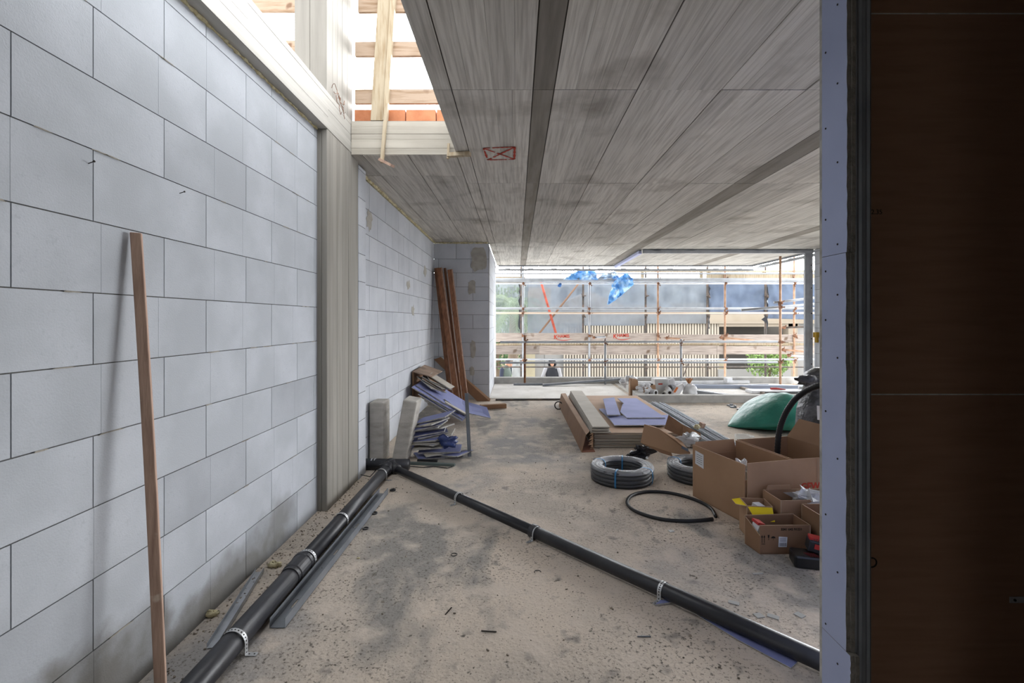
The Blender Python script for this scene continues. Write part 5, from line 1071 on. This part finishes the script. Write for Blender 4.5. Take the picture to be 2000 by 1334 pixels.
# ------------------------------------------------------------------ people in the street
skin = M_('skin', 'b98a70', .6); hairm = M_('dark_hair', '2a2422', .8)
def remesh(mb, name, m_, parent, vox=.014, sm=True):
    o = mb.build(name, m_, parent, smooth=True); r_ = o.modifiers.new('fuse', 'REMESH'); r_.mode = 'VOXEL'; r_.voxel_size = vox; r_.use_smooth_shade = True
    s_ = o.modifiers.new('smooth', 'SMOOTH'); s_.iterations = 3; s_.factor = .5; return o
def person(name_lab, x, y, rot, lean, jacket, sleeve, trousers, hatm, head_turn=0, hood=False, arm_l=None, arm_r=None, vest=None, h=1.74):
    rt = thing('person', name_lab, 'person', (x, y, -1.52), 'people in the street'); rt.rotation_euler = (0, 0, rot); k = h/1.75
    rt.scale = (k, k, k)
    base = rt.location.copy(); rt.location = (0,0,0)
    def limb(mb, pts, rs): mb.tube(pts, rs, 12); [mb.ball(p, r_, 10, 7) for p, r_ in zip(pts, rs)]
    S_ = lambda s: Vector((s*.20, lean*.02, 1.42))
    al = arm_l or [(-.27, .0, 1.16), (-.25, -.10, .92)]; ar = arm_r or [(.27, .0, 1.16), (.25, -.10, .92)]
    HM = Matrix.Rotation(head_turn, 3, 'Z'); hc = Vector((0, -.02-lean*.05, 1.625))
    def hp(v): return hc+HM @ Vector(v)
    mb = MB(); mb.ball(hc+Vector((0,0,.015)), (.074, .092, .105), 18, 12, M=HM); mb.ball(hp((0, -.035, -.055)), (.052, .055, .06), 14, 9, M=HM); mb.ball(hp((0, -.055, -.09)), (.028, .025, .022), 10, 7)
    mb.ball(hp((0, -.096, -.012)), (.014, .018, .026), 10, 7, M=HM); mb.ball(hp((0, -.088, -.052)), (.024, .012, .009), 10, 6, M=HM)
    for s in (-1, 1): mb.ball(hp((s*.077, .0, -.005)), (.010, .018, .030), 8, 6, M=HM); mb.ball(hp((s*.03, -.084, .022)), (.022, .008, .007), 8, 6, M=HM)
    limb(mb, [(0, .01, 1.36), (0, -.005, 1.56)], [.062, .055]); mb.ball((0, .01, 1.25), (.17, .10, .22), 16, 10); mb.ball((0, .01, .98), (.15, .10, .16), 16, 10)
    for s, ch in ((-1, al), (1, ar)):
        a_, e, w_ = S_(s), Vector(ch[0]), Vector(ch[1]); limb(mb, [a_, e, w_], [.05, .038, .028]); d = (w_-e).normalized(); pl = w_+d*.05
        limb(mb, [w_, pl], [.026, .034]); sd = d.cross(Vector((0, 1, 0))).normalized()
        for q in range(4): f0 = pl+sd*(q-1.5)*.017+d*.02; l_ = (.065, .078, .074, .058)[q]; mb.tube([f0, f0+d*l_*.55, f0+d*l_*.9+Vector((0, -.02, 0))], [.0095, .009, .008], 7)
        t0 = w_+d*.02-sd*.028*s; mb.tube([t0, t0+(d*.6-sd*s).normalized()*.04, t0+(d-sd*s*.4).normalized()*.065], [.012, .0105, .009], 7)
        limb(mb, [(s*.09, .01, .93), (s*.10, -.01, .50), (s*.10, .02, .09)], [.085, .055, .038])
    remesh(mb, 'body', skin, rt, .011)
    mb = MB(); mb.ball((0, .01, 1.25), (.205, .135, .25), 20, 12); mb.ball((0, .01, 1.0), (.185, .13, .2), 20, 12); mb.ball((0, .01, 1.40), (.19, .10, .09), 16, 9); limb(mb, [(0, .01, 1.42), (0, .0, 1.50)], [.085, .078]); remesh(mb, 'jacket', jacket, rt, .014)
    mb = MB()
    for s, ch in ((-1, al), (1, ar)): limb(mb, [S_(s), ch[0], Vector(ch[0]).lerp(Vector(ch[1]), .93)], [.068, .055, .043])
    remesh(mb, 'sleeves', sleeve, rt, .014)
    if vest:
        mb = MB(); mb.ball((0, .01, 1.22), (.222, .152, .25), 20, 12); remesh(mb, 'safety_vest', vest, rt, .016)
    mb = MB(); mb.ball((0, .01, .93), (.175, .125, .12), 16, 9)
    for s in (-1, 1): limb(mb, [(s*.09, .01, .90), (s*.10, -.01, .50), (s*.10, .02, .10)], [.10, .075, .062])
    remesh(mb, 'trousers', trousers, rt, .016)
    for s in (-1, 1): mb = MB(); mb.ball((s*.10, -.04, .045), (.048, .13, .05), 12, 8); mb.box(s*.10-.045, s*.10+.045, -.16, .08, 0, .02); mb.build('shoe', blackr, rt, smooth=False)
    mb = MB(); mb.ball(hc+HM @ Vector((0, .012, .045)), (.084, .098, .09), 18, 12, M=HM)
    mb.v = [v if v.z > hc.z+.035 or (HM.transposed() @ (v-hc)).y > .0 else Vector((v.x, v.y, hc.z+.035)) for v in mb.v]
    mb.build('knit_cap' if hatm is not hairm else 'hair', hatm, rt, smooth=True)
    for s in (-1, 1): mb = MB(); mb.ball(hp((s*.03, -.087, .008)), (.010, .006, .006), 8, 6, M=HM); mb.build('eye', ink, rt)
    mb = MB(); mb.ball(hp((0, -.085, -.04)), (.027, .012, .006), 10, 6, M=HM); mb.build('moustache', hairm, rt)
    if hood:
        mb = MB(); rs = []
        for i in range(13):
            a_ = -1.0+i*(PI+2.0)/12; c_ = hc+Vector((math.cos(a_)*.115, .03, -.02+math.sin(a_)*.125)); rs.append([c_+Vector((math.cos(a_)*.03*math.cos(b2)*1.0, .075*math.sin(b2), math.sin(a_)*.03*math.cos(b2))) for b2 in [q*PI/4 for q in range(8)]])
        mb.rings(rs); mb.ball(hc+Vector((0, .10, -.03)), (.12, .06, .13), 14, 9); remesh(mb, 'hood', jacket, rt, .014)
    rt.location = base; return rt
navy = M_('navy_quilt', '14171f', .6, bump=(14, .5, .01)); greyj = M_('grey_green_jacket', '525d56', .8); navyd = M_('dark_navy_cloth', '2b3040', .8); lgrey = M_('light_grey_sleeve', '9a9a9d', .8); jean = M_('blue_grey_trousers', '3f4653', .85); hivis = M_('yellow_hi_vis', 'b5e02a', .6)
person('person in a dark quilted hooded vest with light grey sleeves, facing the camera', 1.10, 15.0, 0, 0, navy, lgrey, jean, M_('black_cap', '1b1d22', .8), .05, hood=True, arm_l=[(-.30, .02, 1.17), (-.34, -.05, .93)])
person('person in a grey-green jacket and cap at the far left, looking right', -.31, 15.0, .9, 1, greyj, navyd, jean, M_('brown_black_cap', '35302c', .8), .1, arm_r=[(.26, -.16, 1.16), (.16, -.36, 1.08)])
person('person in a yellow hi-vis vest mostly hidden behind the hanging sheet', -.10, 15.6, -.6, 0, navyd, navyd, jean, hairm, 0, vest=hivis, h=1.60)
# ------------------------------------------------------------------ small litter on the floor
def ring(px_, py_, r_, lab, part=1.0, t_=.0022, m_=blackr):
    c_ = fl(px_, py_, t_); mb = MB(); mb.tube([c_+Vector((r_*math.cos(2*PI*part*i/24), r_*math.sin(2*PI*part*i/24), 0)) for i in range(24)], t_, 6, closed=part == 1.0)
    o = mb.build('rubber_ring', m_); tag(o, lab, 'ring', 'rings lying on the floor')
ring(887, 1083, .018, 'thin black ring lying in the middle of the floor')
ring(1050, 1117, .018, 'broken black ring lying on the grey patch below the diagonal pipe', .6)
ring(714, 1032, .018, 'small black ring right of the long steel channel', 1.0, .004)
ring(731, 1002, .020, 'larger black ring at the far end of the steel channel', 1.0, .005)
ring(767, 957, .018, 'black ring lying between the two drain pipes', 1.0, .007)
c_ = fl(1091, 800, 0); mb = MB(); mb.tube([c_+Vector((.06*math.cos(2*PI*i/24), .01*i/24, .065+.06*math.sin(2*PI*i/24))) for i in range(24)], .009, 8, closed=True); o = mb.build('cable_loop', blackr); tag(o, 'small upright loop of black cable left of the cardboard sleeve', 'cable loop')
scr = M_('pale_tile_scrap', 'a9a9a6', .5)
for i, (x, y, w_, h_, a_, lb) in enumerate(((1433, 1177, .05, .028, -.5, 'pale scrap furthest back, nearest the diagonal pipe'), (1482, 1202, .04, .035, .2, 'pale square scrap, left of a close pair'), (1510, 1204, .05, .03, -.6, 'pale scrap, right of a close pair'), (1562, 1201, .035, .04, .5, 'bluish scrap nearest the lilac jamb'), (1311, 1037, .035, .03, .3, 'pale scrap below the hose loop'), (1480, 1120, .06, .012, .1, 'thin grey splinter before the printed carton'))):
    mb = MB(); mb.obox(fl(x, y, .002), (w_, h_, .003), (0, 0, a_)); o = mb.build('tile_scrap', scr); tag(o, lb, 'scrap', 'flat scraps on the floor')
for (x, y, l_, a_, lb, m_) in ((870, 1200, .06, 1.2, 'thin dark stick lying in the foreground', ink), (940, 1232, .07, -.1, 'thin grey stick lying by the dark patch', dark_t), (1245, 1243, .06, 0, 'pale splinter below the middle of the diagonal pipe', galv_d)):
    p = fl(x, y, .003); mb = MB(); mb.tube([p, p+Vector((l_*math.cos(a_), l_*math.sin(a_), 0))], .003, 6); o = mb.build('stick', m_); tag(o, lb, 'stick')
for (x, y, r_, lb) in ((536, 1103, .028, 'yellow foam crumb between the wall and the pipe, farther one'), (412, 1199, .026, 'yellow foam crumb at the foot of the wall, nearer one'), (700, 1090, .008, 'tiny crumb right of the steel channel')):
    p = fl(x, y, r_*.5); mb = MB(); mb.ball(p, (r_*1.3, r_*.7, r_*.6), 12, 8, wob=.8, seed=x); o = mb.build('foam_lump', foam, smooth=True); tag(o, lb, 'foam lump')
mb = MB(); p = [fl(1280, 1183, .003), fl(1290, 1175, .003), fl(1330, 1168, .003), fl(1322, 1178, .003)]; mb.plate(p, .008, 0, 1, nrm=Vector((0,0,1))); o = mb.build('lilac_shim', [lilac_l, gyp]); tag(o, 'short pointed lilac shim under the diagonal pipe by its strap', 'plasterboard offcut')
mb = MB(); p = [fl(1345, 1192, .003), fl(1380, 1192, .003), fl(1560, 1292, .003), fl(1545, 1306, .003), fl(1440, 1250, .003)]; mb.plate(p, .004, 0, 1, nrm=Vector((0,0,1))); o = mb.build('lilac_strip', [lilac_l, gyp]); tag(o, 'long thin lilac strip under the near end of the diagonal pipe', 'plasterboard offcut')
mb = MB(); c_ = fl(1440, 853, .04); mb.tube([c_+Vector((-.02,0,0)), c_+Vector((.10,0,0)), c_+Vector((.14,0,0)), c_+Vector((.17,0,0)), c_+Vector((.20,0,0))], [.035, .037, .030, .014, .013], 14); o = mb.build('plastic_bottle', M_('clear_bottle_plastic', 'cfd6d6', .1, alpha=.35), smooth=True); tag(o, 'crushed clear bottle lying behind the cartons', 'bottle')
for i, (x, y) in enumerate(((1432, 795), (1444, 799), (1425, 792))):
    mb = MB(); p = fl(x, y, .012); mb.obox(p, (.09, .05, .02), (0, 0, i*.8)); mb.obox(p+Vector((.03, 0, .015)), (.02, .05, .03), (0, 0, i*.8)); o = mb.build('metal_bracket', galv_d)
    tag(o, ('middle', 'rightmost', 'leftmost')[i]+' of three small metal brackets on the floor before the green sack', 'bracket', 'metal brackets on the floor')
rm = MB()
for i in range(900):
    t = R.random(); 
    if R.random() < .55: x, y = -1.46+abs(R.gauss(0, .10)), R.uniform(1.3, 4.7)
    elif R.random() < .4: x, y = -1.17+R.gauss(0, .12), R.uniform(3, 4.7)
    else: x, y = R.uniform(-1.3, 2.4), R.uniform(1.4, 5)
    if abs(x+1.2) < .07 or abs((x+1.09)*.73+(y-4.44)*.68) < .055 or (abs(x+1.1) < .05 and y > 2.2) or (y > 4.3 and x < -.9) or (x > 1.35 and y < 3.9): continue
    s_ = R.uniform(.0015, .006); rm.tone = R.uniform(-.5, .3); rm.obox((x, y, s_*.4), (s_*2, s_*1.3, s_), (R.random(), R.random(), R.random()*3))
o = rm.build('grit', M_('floor_grit', '8c8275', .95)); o['kind'] = 'stuff'; o['label'] = 'fine grit and crumbs scattered over the dusty floor'; o['category'] = 'grit'
